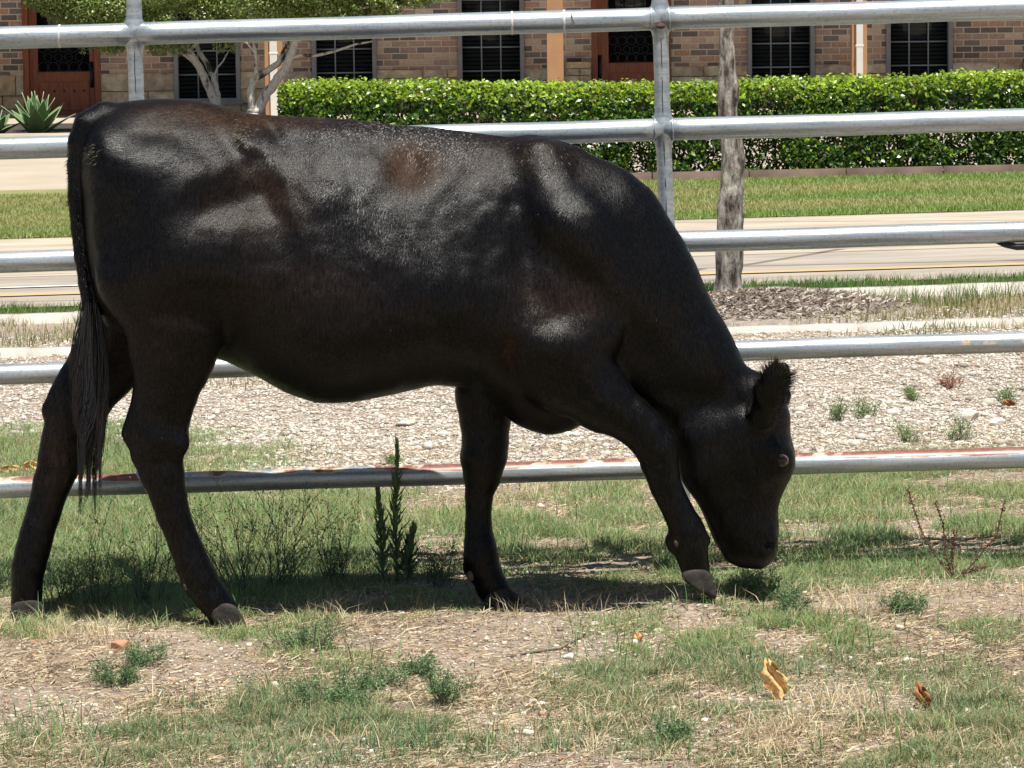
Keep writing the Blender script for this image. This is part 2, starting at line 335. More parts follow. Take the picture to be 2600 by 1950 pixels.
v_, c_ = blades(np.stack([x, Y, gz(x, Y) - .004], 1), h, RNG.uniform(.0015, .003, n), RNG.uniform(.2, 1.3, n), cols=c); Vs.append(v_); Cs.append(c_)
tag(blade_obj('grass', Vs, Cs, M_GRASS), 'patchy green grass around the animal and the fence', 'grass', kind='stuff')
Vs, Cs = [], []
x, Y, d = grass_points(170000, 6.5, 12, DRYP, .36, 7, 90); n = len(x)
c = np.array([(.66, .54, .34), (.55, .43, .26), (.7, .62, .42)])[RNG.choice(3, n)] * RNG.uniform(.7, 1.1, (n, 1))
v_, c_ = blades(np.stack([x, Y, gz(x, Y) - .003], 1), RNG.uniform(.015, .06, n), RNG.uniform(.001, .0022, n), RNG.uniform(.2, 1.8, n), cols=c); Vs.append(v_); Cs.append(c_)
tag(blade_obj('dry_grass', Vs, Cs, M_DRY), 'straw coloured dry grass between the green patches', 'dry grass', kind='stuff')
# verge between kerbs, strip before the road, lawn
def band(n, Y0, Y1, hr, wr, c1, c2, ns, thr, seed, px0=-50, px1=2650, lean=.8, sharp=5):
    Y = RNG.uniform(Y0, Y1, n); x = RNG.uniform(-1, 1, n) * (Y * 1300 / F * 1.05); px, py = proj(x, Y, slope(Y) * x)
    nn = fbm(x, Y, ns, seed, 3); k = (RNG.uniform(0, 1, n) < np.clip((nn - thr) * sharp, 0, 1)) & (px > px0) & (px < px1); x, Y = x[k], Y[k]; n = len(x)
    t = np.clip(fbm(x, Y, ns * .6, seed + 5, 2) * 1.6 - .3, 0, 1)[:, None]; c = (np.array(c1) * (1 - t) + np.array(c2) * t) * RNG.uniform(.65, 1.25, (n, 1))
    return blades(np.stack([x, Y, gz(x, Y) - .004], 1), RNG.uniform(*hr, n), RNG.uniform(*wr, n), RNG.uniform(0, lean, n), cols=c)
R_ = [band(20000, 16.95, 17.45, (.03, .085), (.003, .006), (.11, .24, .05), (.2, .28, .08), 3, .25, 101),
      band(9000, 16.1, 16.85, (.03, .11), (.003, .005), (.14, .24, .07), (.3, .3, .12), 2, .38, 103, 2150),
      band(9000, 15.55, 16.4, (.02, .07), (.003, .005), (.45, .38, .2), (.25, .27, .1), 2, .3, 105, 2000),
      band(12000, 15.4, 16.9, (.02, .07), (.003, .005), (.48, .4, .22), (.2, .25, .09), 2, .35, 107, -50, 500),
      band(3000, 14.95, 15.4, (.02, .06), (.003, .005), (.2, .26, .1), (.5, .42, .24), 3, .45, 109, 1500),
      band(5000, 13.5, 15.3, (.02, .06), (.003, .005), (.45, .38, .2), (.2, .25, .1), 2, .5, 111, -50, 700),
      band(2500, 11.3, 14.9, (.015, .05), (.002, .004), (.2, .25, .1), (.4, .33, .18), 1.6, .62, 113, 1500, 2650, 1.2)]
tag(blade_obj('verge_grass', [r[0] for r in R_], [r[1] for r in R_], M_GRASS), 'grass along the kerbs beside the road', 'grass', kind='stuff')
Vs, Cs = [], []
for px0, px1, nn in ((-60, 300, 26000), (1600, 2700, 60000)):
    Y = RNG.uniform(rowY(597), 26.3, nn); s0, s1 = (px0 - 1300) / F, (px1 - 1300) / F; x = Y * RNG.uniform(s0, s1, nn)
    t = np.clip(fbm(x * .35, Y, 1.1, 131, 3) * 2.4 - .75, 0, 1)[:, None]; c = (np.array((.23, .36, .085)) * (1 - t) + np.array((.42, .41, .17)) * t) * RNG.uniform(.7, 1.2, (nn, 1))
    v_, c_ = blades(np.stack([x, Y, slope(Y) * x + .07], 1), RNG.uniform(.02, .045, nn), .006, RNG.uniform(0, 1, nn), cols=c); Vs.append(v_); Cs.append(c_)
tag(blade_obj('lawn_grass', Vs, Cs, M_GRASS), 'mown lawn beyond the road with yellowing patches', 'lawn', kind='stuff')
# mulch
mc = G(2010, 800); n = 9000
def mz(x, Y): return .075 * np.exp(-(((x - mc.x - .0) / .50) ** 2 + ((Y - 16.2) / .5) ** 2) ** 1.2) + .03 * np.exp(-(((x - mc.x + .35) / .5) ** 2 + ((Y - 16.6) / .5) ** 2))
A, Bv = np.meshgrid(np.linspace(mc.x - 1.1, mc.x + .9, 60), np.linspace(15.45, 17.1, 50), indexing='ij')
Z = slope(Bv) * A + mz(A, Bv) * (.85 + .3 * fbm(A, Bv, 8, 3)) - .004 + bumps(A, Bv) + .004 * (mz(A, Bv) > .012); Z[mz(A, Bv) < .012] -= .05
I = np.arange(3000).reshape(60, 50); Fq = np.stack([I[:-1, :-1], I[1:, :-1], I[1:, 1:], I[:-1, 1:]], -1).reshape(-1, 4)
M_MUL = noisy('mulch_bed', (.22, .18, .15), (.42, .36, .30), 30, .95, 50, .02, 1)
struct(fast_mesh('mulch_mound', np.stack([A, Bv, Z], -1).reshape(-1, 3), np.full(len(Fq), 4), Fq, M_MUL, smooth=True))
x = RNG.normal(mc.x - .12, .42, n); Y = RNG.normal(16.3, .35, n); k = (mz(x, Y) > .02) & (Y < 17.15) & (Y > 15.5); x, Y = x[k], Y[k]; n = len(x)
P = np.stack([x, Y, gz(x, Y) + mz(x, Y) + .006], 1); a = RNG.uniform(0, 6.28, n); ln = RNG.uniform(.015, .05, n)
dv = np.stack([np.cos(a) * ln, np.sin(a) * ln, RNG.uniform(-.01, .018, n)], 1); sv = np.stack([-np.sin(a), np.cos(a), .5 + 0 * a], 1) * RNG.uniform(.002, .006, n)[:, None]
c = np.array([(.36, .30, .25), (.26, .2, .165), (.62, .56, .48), (.2, .165, .14)])[RNG.choice(4, n)] * RNG.uniform(.7, 1.2, (n, 1))
tag(blade_obj('mulch_chips', [np.stack([P - sv, P + sv, P + dv * .7 + sv, P + dv * .7 - sv, P + dv], 1)], [np.repeat(c, 5, 0)], M_DRY), 'brown wood mulch chips heaped around the tree', 'mulch', kind='stuff')

# ================================================================== FENCE
YF = 8.98
M_GALV = mat('galvanised_steel', (.4, .43, .45), .38, .6); v = coords(M_GALV, (1, 1, 1)); vs = coords(M_GALV, (.8, 6, 14))
c = ramp(M_GALV, noise(M_GALV, vs, 5, 6, .65), [(.3, (.28, .33, .36)), (.5, (.41, .46, .49)), (.72, (.58, .62, .65))])
fn = ramp(M_GALV, noise(M_GALV, v, 130, 5), [(.52, (1, 1, 1)), (.66, (.62, .6, .57))]); c = mix(M_GALV, .6, c, mix(M_GALV, 1., c, fn, 'MULTIPLY'))
ra = N(M_GALV, 'ShaderNodeAttribute'); ra.attribute_name = 'rust'
rn = N(M_GALV, 'ShaderNodeMath', operation='ADD'); hf = N(M_GALV, 'ShaderNodeMath', operation='MULTIPLY'); hf.inputs[1].default_value = .5; L(M_GALV, rn.outputs[0], hf.inputs[0]); L(M_GALV, ra.outputs['Fac'], rn.inputs[0]); L(M_GALV, noise(M_GALV, coords(M_GALV, (1, 1, 1)), 9, 5, .6), rn.inputs[1])
rf = ramp(M_GALV, hf.outputs[0], [(.50, (0, 0, 0)), (.53, (1, 1, 1))])
re = ramp(M_GALV, hf.outputs[0], [(.47, (0, 0, 0)), (.50, (1, 1, 1))])
c = mix(M_GALV, re, c, (.62, .5, .36)); c = mix(M_GALV, rf, c, ramp(M_GALV, noise(M_GALV, v, 60), [(.3, (.17, .06, .045)), (.7, (.30, .13, .095))]))
L(M_GALV, c, B(M_GALV).inputs['Base Color'])
sub = N(M_GALV, 'ShaderNodeMath', operation='MULTIPLY'); sub.inputs[1].default_value = -.55; L(M_GALV, re, sub.inputs[0]); ad = N(M_GALV, 'ShaderNodeMath', operation='ADD'); ad.inputs[1].default_value = .55; L(M_GALV, sub.outputs[0], ad.inputs[0]); L(M_GALV, ad.outputs[0], B(M_GALV).inputs['Metallic'])
bump(M_GALV, noise(M_GALV, vs, 14, 5), .25, .002)
fence = empty('pipe_fence', (0, YF, 0), 'galvanised steel pipe fence with five rails behind the black cow', 'fence')
RAILS = [[(0, 96), (1000, 68), (1675, 45), (2120, 36), (2600, 20)], [(0, 377), (90, 374), (1650, 329), (2600, 304)], [(0, 666), (100, 663), (1720, 612), (2600, 590)],
         [(0, 951), (90, 949), (1850, 889), (2600, 869)], [(0, 1238), (1000, 1209), (1600, 1192), (2600, 1160)]]
RAD = [.0285, .0283, .0275, .0265, .0275]
RFIT = [np.polyfit([p[0] for p in R_l], [p[1] for p in R_l], 1) for R_l in RAILS]
def rail_pt(i, px):
    y = float(np.polyval(RFIT[i], px))
    return W(px, y, YF)
POSTS = [[(-1000, -260), (-990, 1290)], [(338, -260), (341, 70), (347, 250), (359, 700), (370, 1222)], [(1669, -260), (1676, 50), (1684, 330), (1694, 600), (1716, 900), (1736, 1330), (1742, 1560)], [(3010, -260), (3040, 1560)]]
def post_pt(k, py):
    a = np.array(POSTS[k]); return W(np.interp(py, a[:, 1], a[:, 0]), py, YF)
joint = []
for k in range(4):
    js = []
    for i in range(5):
        py = 96 - .03 * POSTS[k][0][0] if False else None
        px = POSTS[k][0][0]
        for _ in range(3):
            rp = rail_pt(i, px); ppx, ppy = proj(np.array(rp.x), np.array(rp.y), np.array(rp.z)); px = float(np.interp(float(ppy), [p[1] for p in POSTS[k]], [p[0] for p in POSTS[k]]))
        js.append((px, float(ppy)))
    joint.append(js)
for k in range(4):
    mb = MB(); y0, y1 = POSTS[k][0][1], POSTS[k][-1][1]
    ys_ = sorted(set(list(np.linspace(y0, y1, 40)) + [j[1] + o for j in joint[k] for o in (-46, -34, -22, -12, 0, 12, 22, 34, 46) if j[1] + o < y1])); P, R, Fl = [], [], []
    for yy in ys_:
        dj = min(abs(yy - j[1]) for j in joint[k]); e = math.exp(-(dj / 27) ** 2)
        P.append(post_pt(k, yy)); R.append(.0195 + .0085 * e); Fl.append(1 + .28 * e)
    mb.tube(P, R, 20, flat=Fl, ref=(0, -1, 0)); po = mb.build('post', M_GALV, fence, attrs={'rust': np.full(len(mb.v), .12)})
segs = [(-2500, -1000), (-1000, 338), (338, 1690), (1690, 3040), (3040, 4600)]
for i in range(5):
    for sgi, (a, b) in enumerate(segs):
        n = 26; mb = MB(); pxs = np.linspace(a if sgi == 0 else joint[sgi - 1][i][0], b if sgi == 4 else joint[sgi][i][0], n)
        P = [rail_pt(i, p) for p in pxs]
        for q in range(n): P[q] = P[q] + Vector((0, 0, .0006 * math.sin(q * .5 + i)))
        mb.tube(P, RAD[i], 24, ref=(0, 0, 1)); rust = []
        nrm = 24
        for q in range(n):
            for j in range(nrm):
                th = 2 * math.pi * j / nrm; top = math.cos(th)
                r = 0.0
                if i == 4: r = (.57 if top > .6 else (.46 if top > .38 else .1)) + .10 * math.sin(pxs[q] / 170.0)
                elif i == 3: r = .36 if (top > .0) else .1
                else: r = .1
                rust.append(r)
        ro = mb.build('rail', M_GALV, fence, attrs={'rust': np.array(rust)})
        if sgi in (2, 3) and i < 4:      # weld bead where the rail meets the post
            e = P[0] if sgi == 3 else P[-1]; sx = .0225 if sgi == 3 else -.0225; wb = MB(); C0 = e + Vector((sx, 0, 0))
            rg = []
            for j in range(25): th = j * 6.283 / 24; rg.append(C0 + Vector((random.uniform(-.0012, .0012), math.cos(th) * (RAD[i] + .0004), math.sin(th) * (RAD[i] + .0004))))
            rg[-1] = rg[0]; wb.tube(rg, [random.uniform(.0018, .0036) for _ in rg], 6, ref=(1, 0, 0), cap=False)
            wb.build('weld', M_GALV, ro, attrs={'rust': np.full(len(wb.v), .1)})
M_DKL = mat('dark_crack', (.03, .035, .04), .9)
for k, y0, y1 in ((1, 125, 235), (2, 95, 175), (2, 195, 290), (2, 352, 420), (2, 452, 475), (2, 500, 610)):
    mb = MB(); P = [post_pt(k, y) + Vector((random.uniform(-.0008, .0008), -.0200 if min(abs(y - j[1]) for j in joint[k]) > 50 else -.0225, 0)) for y in np.linspace(y0, y1, 8)]
    mb.tube(P, [.0004] + [.0011] * 6 + [.0004], 5, ref=(0, -1, 0)); mb.build('crack', M_DKL, fence)
mb = MB(); c0 = post_pt(2, 66) + Vector((0, -.0262, 0)); mb.tube([c0 + Vector((0, 0, 0)), c0 + Vector((0, -.0025, 0))], [.012, .011], 16, flat=[.6, .6], ref=(1, 0, 0)); mb.build('fishmouth_hole', mat('rusty_hole', (.10, .05, .045), .9), fence)
# clamp rings / weld scars on the top rail
for px in (152, 1300, 1432):
    mb = MB(); p = rail_pt(0, px); mb.tube([p - Vector((.003, 0, 0)), p, p + Vector((.003, 0, 0))], [RAD[0] + .0003, RAD[0] + .0016, RAD[0] + .0003], 24, ref=(0, 0, 1)); mb.build('weld_seam', M_WHT, fence)
p = rail_pt(0, 1432) + Vector((.02, -RAD[0] * .8, RAD[0] * .62)); mb = MB(); mb.tube([p + Vector((0, 0, .003)), p + Vector((.002, -.004, -.010)), p + Vector((.006, -.008, -.024))], [.010, .008, .003], 8, flat=[.3, .3, .3]); mb.build('tape_scrap', M_WHT, fence)
# strap hanging under third rail at the right edge
p = rail_pt(2, 2590); mb = MB(); mb.tube([p + Vector((-.065, 0, -.024)), p + Vector((-.04, -.01, -.032)), p + Vector((-.01, -.012, -.037)), p + Vector((.05, -.01, -.036)), p + Vector((.11, 0, -.024))], [.003, .007, .009, .009, .004], 10)
tag(mb.build('rubber_strap', mat('black_rubber', (.015, .014, .016), .5)), 'short black strap slung under the third fence rail at the right edge', 'strap')

# ================================================================== COW
Y0 = 8.55; S = Y0 / F
def A3(px, py, d): return np.array(W(px, py, Y0 + d * S))
H_ = .0065
lo = A3(-20, 1640, 0); hi = A3(2060, 200, 0); lo[1] = Y0 - .36; hi[1] = Y0 + .36
ax = [np.arange(lo[i], hi[i], H_, dtype=np.float32) for i in range(3)]
shape = tuple(len(a) for a in ax); FF = np.full(shape, 9.0, np.float32)
def smin(a, b, k):
    h = np.maximum(k - np.abs(a - b), 0) / k; return np.minimum(a, b) - h * h * k * .25
def region(mn, mx):
    sl = []
    for i in range(3):
        a = max(int((mn[i] - lo[i]) / H_), 0); b = min(int((mx[i] - lo[i]) / H_) + 2, shape[i]); sl.append(slice(a, b))
    sl = tuple(sl); return sl, ax[0][sl[0]][:, None, None], ax[1][sl[1]][None, :, None], ax[2][sl[2]][None, None, :]
def cone(a, ra, b, rb, k=1.0, bl=25):
    """tapered capsule a=(px,py,d), radii in px, lateral thickness divided by k"""
    p, q = A3(*a), A3(*b); ra *= S; rb *= S; bl *= S; mg = max(ra, rb) + bl + 2 * H_
    sl, X, Yg, Z = region(np.minimum(p, q) - mg, np.maximum(p, q) + mg)
    d = (q - p) * np.array([1, k, 1]); L2 = float(d @ d) + 1e-12
    vx, vy, vz = X - p[0], (Yg - p[1]) * k, Z - p[2]
    t = np.clip((vx * d[0] + vy * d[1] + vz * d[2]) / L2, 0, 1)
    dist = np.sqrt((vx - t * d[0]) ** 2 + (vy - t * d[1]) ** 2 + (vz - t * d[2]) ** 2) - (ra + t * (rb - ra))
    FF[sl] = smin(FF[sl], dist.astype(np.float32), bl)
def chain(pts, k=1.0, bl=25):
    for a, b in zip(pts[:-1], pts[1:]):
        ka = a[4] if len(a) > 4 else k; kb = b[4] if len(b) > 4 else k
        cone(a[:3], a[3], b[:3], b[3], (ka + kb) / 2, bl)
# torso by sections
ST = np.array([  # x, top, bottom, halfwidth
    (212, 420, 600, 12), (220, 350, 690, 70), (236, 308, 770, 120), (260, 276, 830, 165), (320, 258, 860, 200), (400, 250, 880, 222), (500, 251, 895, 232), (565, 266, 915, 236), (640, 288, 950, 244), (720, 294, 996, 258), (800, 297, 1023, 272),
    (900, 303, 1018, 280), (1000, 315, 999, 278), (1100, 322, 975, 262), (1200, 335, 985, 240), (1300, 348, 1062, 218), (1390, 352, 1096, 196), (1470, 379, 1076, 168), (1540, 422, 1010, 135), (1600, 468, 920, 100), (1630, 520, 840, 60), (1645, 600, 780, 10)])
fx = np.linspace(212, 1645, 400); col_ = [np.interp(fx, ST[:, 0], ST[:, i]) for i in (1, 2, 3)]
ker = np.exp(-(np.arange(-12, 13) / 5.5) ** 2); ker /= ker.sum()
col_ = [np.convolve(np.pad(c, 12, mode='edge'), ker, 'valid') for c in col_]
wx = np.array([W(a, 640, Y0).x for a in fx]); zt = np.array([W(a, b, Y0).z for a, b in zip(fx, col_[0])]); zb = np.array([W(a, b, Y0).z for a, b in zip(fx, col_[1])])
X = ax[0][:, None, None]; Yg = ax[1][None, :, None]; Z = ax[2][None, None, :]
xcl = np.clip(X, wx[0], wx[-1]); T = np.interp(xcl, wx, zt); Bt = np.interp(xcl, wx, zb); HW = np.interp(xcl, wx, col_[2]) * S
pxx = np.interp(xcl, wx, fx); wid = np.interp(pxx, [200, 500, 900, 1300, 1640], [.52, .40, .31, .36, .44])     # height of the widest point
zc = Bt + (T - Bt) * wid; up = Z > zc; hz = np.where(up, T - zc, zc - Bt); yn = np.abs(Yg - Y0) / HW; zn = np.abs(Z - zc) / hz
pu = np.interp(pxx, [200, 400, 640, 900, 1200, 1500], [1.85, 1.7, 1.6, 1.45, 1.45, 1.7]); pe = np.where(up, pu, 2.0)
r = (yn ** pe + zn ** pe) ** (1 / pe); tor = (r - 1) * np.minimum(HW, hz) * .95
tor = np.sqrt(np.maximum(tor, 0) ** 2 + (X - xcl) ** 2) + np.minimum(tor, 0); FF = np.minimum(FF, tor.astype(np.float32)); del tor, r, yn, zn
# pelvis, thigh, hind legs
for s, d0 in ((-1, 1), (1, 1)):
    cone((290, 400, s * 80), 40, (260, 440, s * 76), 30, 1, 90)            # pin bone
NH = [(400, 520, -125, 160, 1.6), (420, 690, -150, 172, 1.75), (450, 820, -150, 128, 1.5), (440, 900, -148, 100, 1.4), (424, 985, -145, 84, 1.6), (408, 1050, -143, 76, 1.8), (395, 1105, -142, 74, 1.9), (398, 1150, -142, 68, 1.8), (410, 1200, -142, 57, 1.5), (424, 1250, -140, 48, 1.35),
      (440, 1310, -138, 43, 1.2), (466, 1375, -136, 41, 1.15), (489, 1430, -134, 44, 1.05), (506, 1470, -134, 46, 1.0), (535, 1515, -134, 44, 1.0), (560, 1548, -134, 42, 1)]
chain(NH[:5], bl=30); chain(NH[4:], bl=5); cone((420, 960, -140), 50, (338, 1100, -140), 30, 1.5, 22); cone((400, 1120, -165), 40, (450, 1125, -162), 30, 1.4, 30)      # Achilles to hock point
FH = [(400, 520, 120, 150, 1.6), (380, 700, 140, 160, 1.75), (330, 830, 150, 120, 1.5), (262, 930, 146, 88, 1.4), (215, 1000, 145, 80, 1.6), (188, 1060, 143, 74, 1.8), (170, 1110, 142, 66, 1.7), (152, 1170, 142, 58, 1.5), (134, 1225, 140, 49, 1.35), (120, 1270, 138, 44, 1.25),
      (100, 1335, 136, 43, 1.15), (84, 1395, 134, 45, 1.05), (72, 1440, 134, 44, 1.0), (69, 1488, 134, 40, 1.0), (66, 1530, 134, 41, 1)]
chain(FH[:5], bl=30); chain(FH[4:], bl=5); cone((190, 960, 145), 40, (136, 1040, 143), 30, 1.5, 22)
# shoulder and fore legs
for s in (-1, 1):
    cone((1375, 412, s * 60), 44, (1440, 600, s * 125), 95, 1.4, 60)
    cone((1440, 600, s * 125), 95, (1495, 820, s * 135), 100, 1.4, 60)
cone((1335, 620, -120), 70, (1370, 850, -150), 100, 1.5, 50)
NF = [(1480, 850, -150, 85, 1.3), (1400, 905, -160, 98, 1.35), (1440, 950, -155, 100, 1.3), (1526, 1010, -150, 78, 1.2), (1592, 1056, -146, 64, 1.15), (1645, 1100, -144, 56, 1.05), (1668, 1135, -144, 54, 1.0), (1676, 1175, -144, 47, 1.05), (1691, 1235, -143, 39, 1.1),
      (1722, 1300, -142, 40, 1.1), (1745, 1350, -142, 45, 1.0), (1757, 1400, -142, 43, 1), (1766, 1445, -142, 39, 1)]
chain(NF[:5], bl=25); chain(NF[4:], bl=5); cone((1690, 1112, -150), 24, (1698, 1150, -150), 22, 1, 16); cone((1706, 1372, -142), 22, (1712, 1385, -142), 20, 1.2, 14); cone((1762, 1330, -150), 22, (1790, 1370, -146), 18, 1, 14); cone((1330, 960, -150), 36, (1380, 940, -150), 50, 1.3, 40)
FR = [(1420, 800, 130, 110, 1.4), (1270, 920, 120, 95, 1.4), (1232, 1000, 120, 70, 1.25), (1231, 1060, 120, 66, 1.15), (1230, 1120, 120, 60, 1.1), (1226, 1160, 120, 60, 1.0), (1224, 1205, 120, 51, 1), (1217, 1255, 120, 38, 1.1), (1216, 1325, 120, 36, 1.1),
      (1218, 1380, 120, 41, 1), (1220, 1412, 120, 45, 1), (1230, 1450, 120, 42, 1), (1250, 1490, 120, 42, 1), (1262, 1512, 120, 42, 1)]
chain(FR[:4], bl=25); chain(FR[3:], bl=5); cone((1190, 1440, 120), 18, (1196, 1455, 120), 18, 1.2, 12)
# brisket, neck
cone((1385, 960, 0), 120, (1470, 900, 0), 150, 1.35, 60)
NK = [(1490, 655, 0, 232, 1.55), (1556, 756, 0, 217, 1.6), (1616, 838, 0, 194, 1.55), (1711, 918, 0, 149, 1.4), (1797, 1010, 0, 127, 1.3)]
chain(NK, bl=50)
cone((1350, 402, 0), 42, (1440, 432, 5), 46, 1.0, 40)
# head
cone((1880, 1065, 0), 108, (1912, 1165, 0), 99, 1.05, 40); cone((1912, 1165, 0), 99, (1888, 1255, 0), 84, 1.15, 40)
cone((1888, 1255, 0), 84, (1902, 1345, 0), 70, 1.12, 35); cone((1902, 1345, 0), 70, (1908, 1378, 0), 62, .98, 30)
cone((1935, 1012, 0), 55, (1930, 1040, 0), 72, 1., 50)
for s in (-1, 1):
    cone((1790, 1110, s * 45), 82, (1800, 1190, s * 45), 66, 1.5, 40); cone((1800, 1190, s * 45), 66, (1855, 1345, s * 20), 42, 1.2, 40)
    cone((1966, 1150, s * 60), 22, (1980, 1172, s * 58), 22, 1., 45); cone((1945, 1372, s * 38), 26, (1930, 1395, s * 40), 26, 1., 20)
cone((1868, 1398, 0), 34, (1880, 1404, 0), 32, .8, 22); cone((1925, 1405, 0), 38, (1935, 1400, 0), 36, .75, 18)
# ears (a flattened leaf: stacked cones)
for s in (-1, 1):
    u = (1, 1, 1) if s < 0 else (1, 1, 1)
    E = [(1918, 1085, s * 84, 30), (1934, 1042, s * 108, 38), (1954, 998, s * 138, 42), (1974, 958, s * 162, 35), (1988, 934, s * 176, 17)]
    if s > 0: E = [(a, b + 45, c, r) for a, b, c, r in E]
    chain(E, 2.4, 14)
# tail dock
TL = [(262, 300, -10, 40), (225, 320, -24, 34), (203, 360, -34, 25), (191, 420, -42, 20), (190, 500, -48, 17), (195, 580, -54, 15), (203, 650, -58, 15), (216, 720, -62, 18), (230, 790, -66, 21), (238, 850, -70, 22), (242, 900, -72, 18)]
chain(TL[:4], 1, 22); chain(TL[3:], 1, 7)
def carve(c, r, k=1.0, bl=8):
    p = A3(*c); R = (r * max(1, k) + bl) * S + 2 * H_; sl, X, Yg, Z = region(p - R, p + R); d = np.sqrt((X - p[0]) ** 2 + ((Yg - p[1]) * k) ** 2 + (Z - p[2]) ** 2) - r * S; FF[sl] = -smin(-FF[sl], d.astype(np.float32), bl * S)
for s in (-1, 1): carve((1952, 1384, s * 62), 13, 1.0, 10)
# surface relief: (px, py, sigma_x, sigma_y, angle deg, amount px, positive = hollow)
REL = [(505, 455, 120, 40, 34, -13), (615, 505, 110, 42, 15, 15), (672, 470, 130, 42, -65, 13), (532, 645, 105, 112, 0, -30), (1570, 690, 190, 85, -50, -24), (300, 400, 90, 60, -20, -8), (335, 620, 60, 130, 0, 27), (480, 770, 90, 45, 0, 10), (850, 420, 120, 130, 0, -9), (600, 790, 48, 90, 0, 20), (1045, 430, 45, 52, 0, 9),
       (1338, 640, 125, 40, -84, 24), (1450, 675, 150, 44, -45, 24), (1415, 845, 110, 58, -8, -26), (1780, 1000, 120, 30, -12, 16), (1830, 1110, 70, 60, 0, -9), (1292, 890, 60, 20, -80, 14), (1660, 900, 180, 55, -48, 16), (690, 320, 60, 18, -50, 8),
       (880, 520, 190, 90, 0, -8), (1290, 450, 70, 70, 0, -6), (1700, 780, 100, 9, -62, 4), (1668, 760, 100, 9, -62, 4), (1634, 720, 110, 9, -64, 4), (1732, 840, 80, 8, -60, 3.5), (1600, 700, 110, 9, -66, 3),
       (1830, 1250, 110, 42, 70, 8), (1945, 1235, 50, 24, 80, 6), (1440, 950, 60, 26, -30, 8), (628, 350, 55, 24, -35, -9), (640, 400, 26, 60, 10, -5), (1150, 700, 200, 60, -15, -6), (430, 1130, 40, 22, 60, 7), (1300, 985, 50, 30, 30, 6),
       (1780, 1030, 60, 60, 0, 8), (1880, 1000, 12, 60, 20, 4), (1905, 1010, 10, 50, 5, 3), (470, 1330, 70, 7, -62, 5), (440, 1290, 60, 6, -65, 4), (1700, 1260, 60, 6, -66, 4), (1660, 1150, 24, 10, -30, 5), (1790, 1180, 60, 10, 75, 5), (1860, 1290, 70, 9, 66, 5), (1220, 1290, 60, 7, -88, 4), (380, 1150, 34, 12, 40, 6), (460, 1080, 50, 12, -75, 6), (520, 1460, 40, 10, -30, 5), (95, 1300, 60, 8, 75, 4), (1560, 960, 70, 16, -38, 6), (1500, 1000, 60, 12, -38, 5)]
for (px, py, sx, sy, an, am) in REL:
    c0 = A3(px, py, 0); R = 2.6 * max(sx, sy) * S; sl, X, Yg, Z = region(c0 - [R, .5, R], c0 + [R, .5, R]); a = math.radians(an)
    dx, dz = (X - c0[0]) / S, (Z - c0[2]) / S; u = dx * math.cos(a) + dz * math.sin(a); w = -dx * math.sin(a) + dz * math.cos(a)
    g = np.exp(-(u / sx) ** 2 - (w / sy) ** 2) * np.clip((np.abs(Yg - Y0) / S - 15) / 40, 0, 1); FF[sl] += (g * am * S).astype(np.float32)
sl, X, Yg, Z = region(lo, hi); u2, w2 = (ax[0][:, None] - lo[0]) / S, (ax[2][None, :] - lo[2]) / S
nz = ((fbm(u2 / 100, w2 / 100 + 0 * u2, 1.1, 301, 3) - .5) * 11 + (fbm(u2 / 100 + w2 / 140, w2 / 100 - u2 / 150, 4.0, 311, 2) - .5) * 1.7) * S
FF[:, :, :] += (nz[:, None, :] * np.clip((np.abs(ax[1] - Y0) / S - 30) / 60, 0, 1)[None, :, None]).astype(np.float32)
# ribs, faint
sl, X, Yg, Z = region(A3(760, 1000, 0) - [0, .5, 0], A3(1300, 380, 0) + [0, .5, 0]); c0 = A3(1000, 650, 0)
u = (X - c0[0]) / S - .18 * (Z - c0[2]) / S; FF[sl] += (np.sin(u / 11.5) * .8 * S * np.exp(-((X - c0[0]) / S / 220) ** 2 - ((Z - c0[2]) / S / 200) ** 2)).astype(np.float32)

def surface_nets(Fd, org, h):
    s = Fd < 0; nx, ny, nz = Fd.shape
    c8 = [s[i:nx - 1 + i, j:ny - 1 + j, k:nz - 1 + k] for i in (0, 1) for j in (0, 1) for k in (0, 1)]
    anyv = np.logical_or.reduce(c8); allv = np.logical_and.reduce(c8); act = anyv & ~allv
    ci = np.argwhere(act); idx = -np.ones(act.shape, np.int64); idx[act] = np.arange(len(ci))
    acc = np.zeros((len(ci), 3)); cnt = np.zeros(len(ci)); offs = [(i, j, k) for i in (0, 1) for j in (0, 1) for k in (0, 1)]
    for a in offs:
        for ax_ in range(3):
            if a[ax_]: continue
            b = list(a); b[ax_] = 1; pa = ci + a; pb = ci + b
            va = Fd[pa[:, 0], pa[:, 1], pa[:, 2]]; vb = Fd[pb[:, 0], pb[:, 1], pb[:, 2]]; m_ = (va < 0) != (vb < 0)
            t = np.where(m_, va / np.where(va == vb, 1, va - vb), 0); p = pa + 0.0; p[:, ax_] += t; acc[m_] += p[m_]; cnt[m_] += 1
    V = acc / cnt[:, None] * h + org; faces = []
    for ax_ in range(3):
        o1, o2 = [(1, 2), (2, 0), (0, 1)][ax_]; sA = np.take(s, range(0, s.shape[ax_] - 1), ax_); sB = np.take(s, range(1, s.shape[ax_]), ax_)
        e = np.argwhere(sA != sB); e = e[(e[:, o1] > 0) & (e[:, o2] > 0) & (e[:, o1] < Fd.shape[o1] - 1) & (e[:, o2] < Fd.shape[o2] - 1)]; flip = sA[e[:, 0], e[:, 1], e[:, 2]]
        q = []
        for (a, b) in ((-1, -1), (0, -1), (0, 0), (-1, 0)):
            f = e.copy(); f[:, o1] += a; f[:, o2] += b; q.append(idx[f[:, 0], f[:, 1], f[:, 2]])
        q = np.stack(q, 1); q[~flip] = q[~flip][:, ::-1]; faces.append(q)
    return V, np.concatenate(faces)
CV, CF = surface_nets(FF, lo, H_)
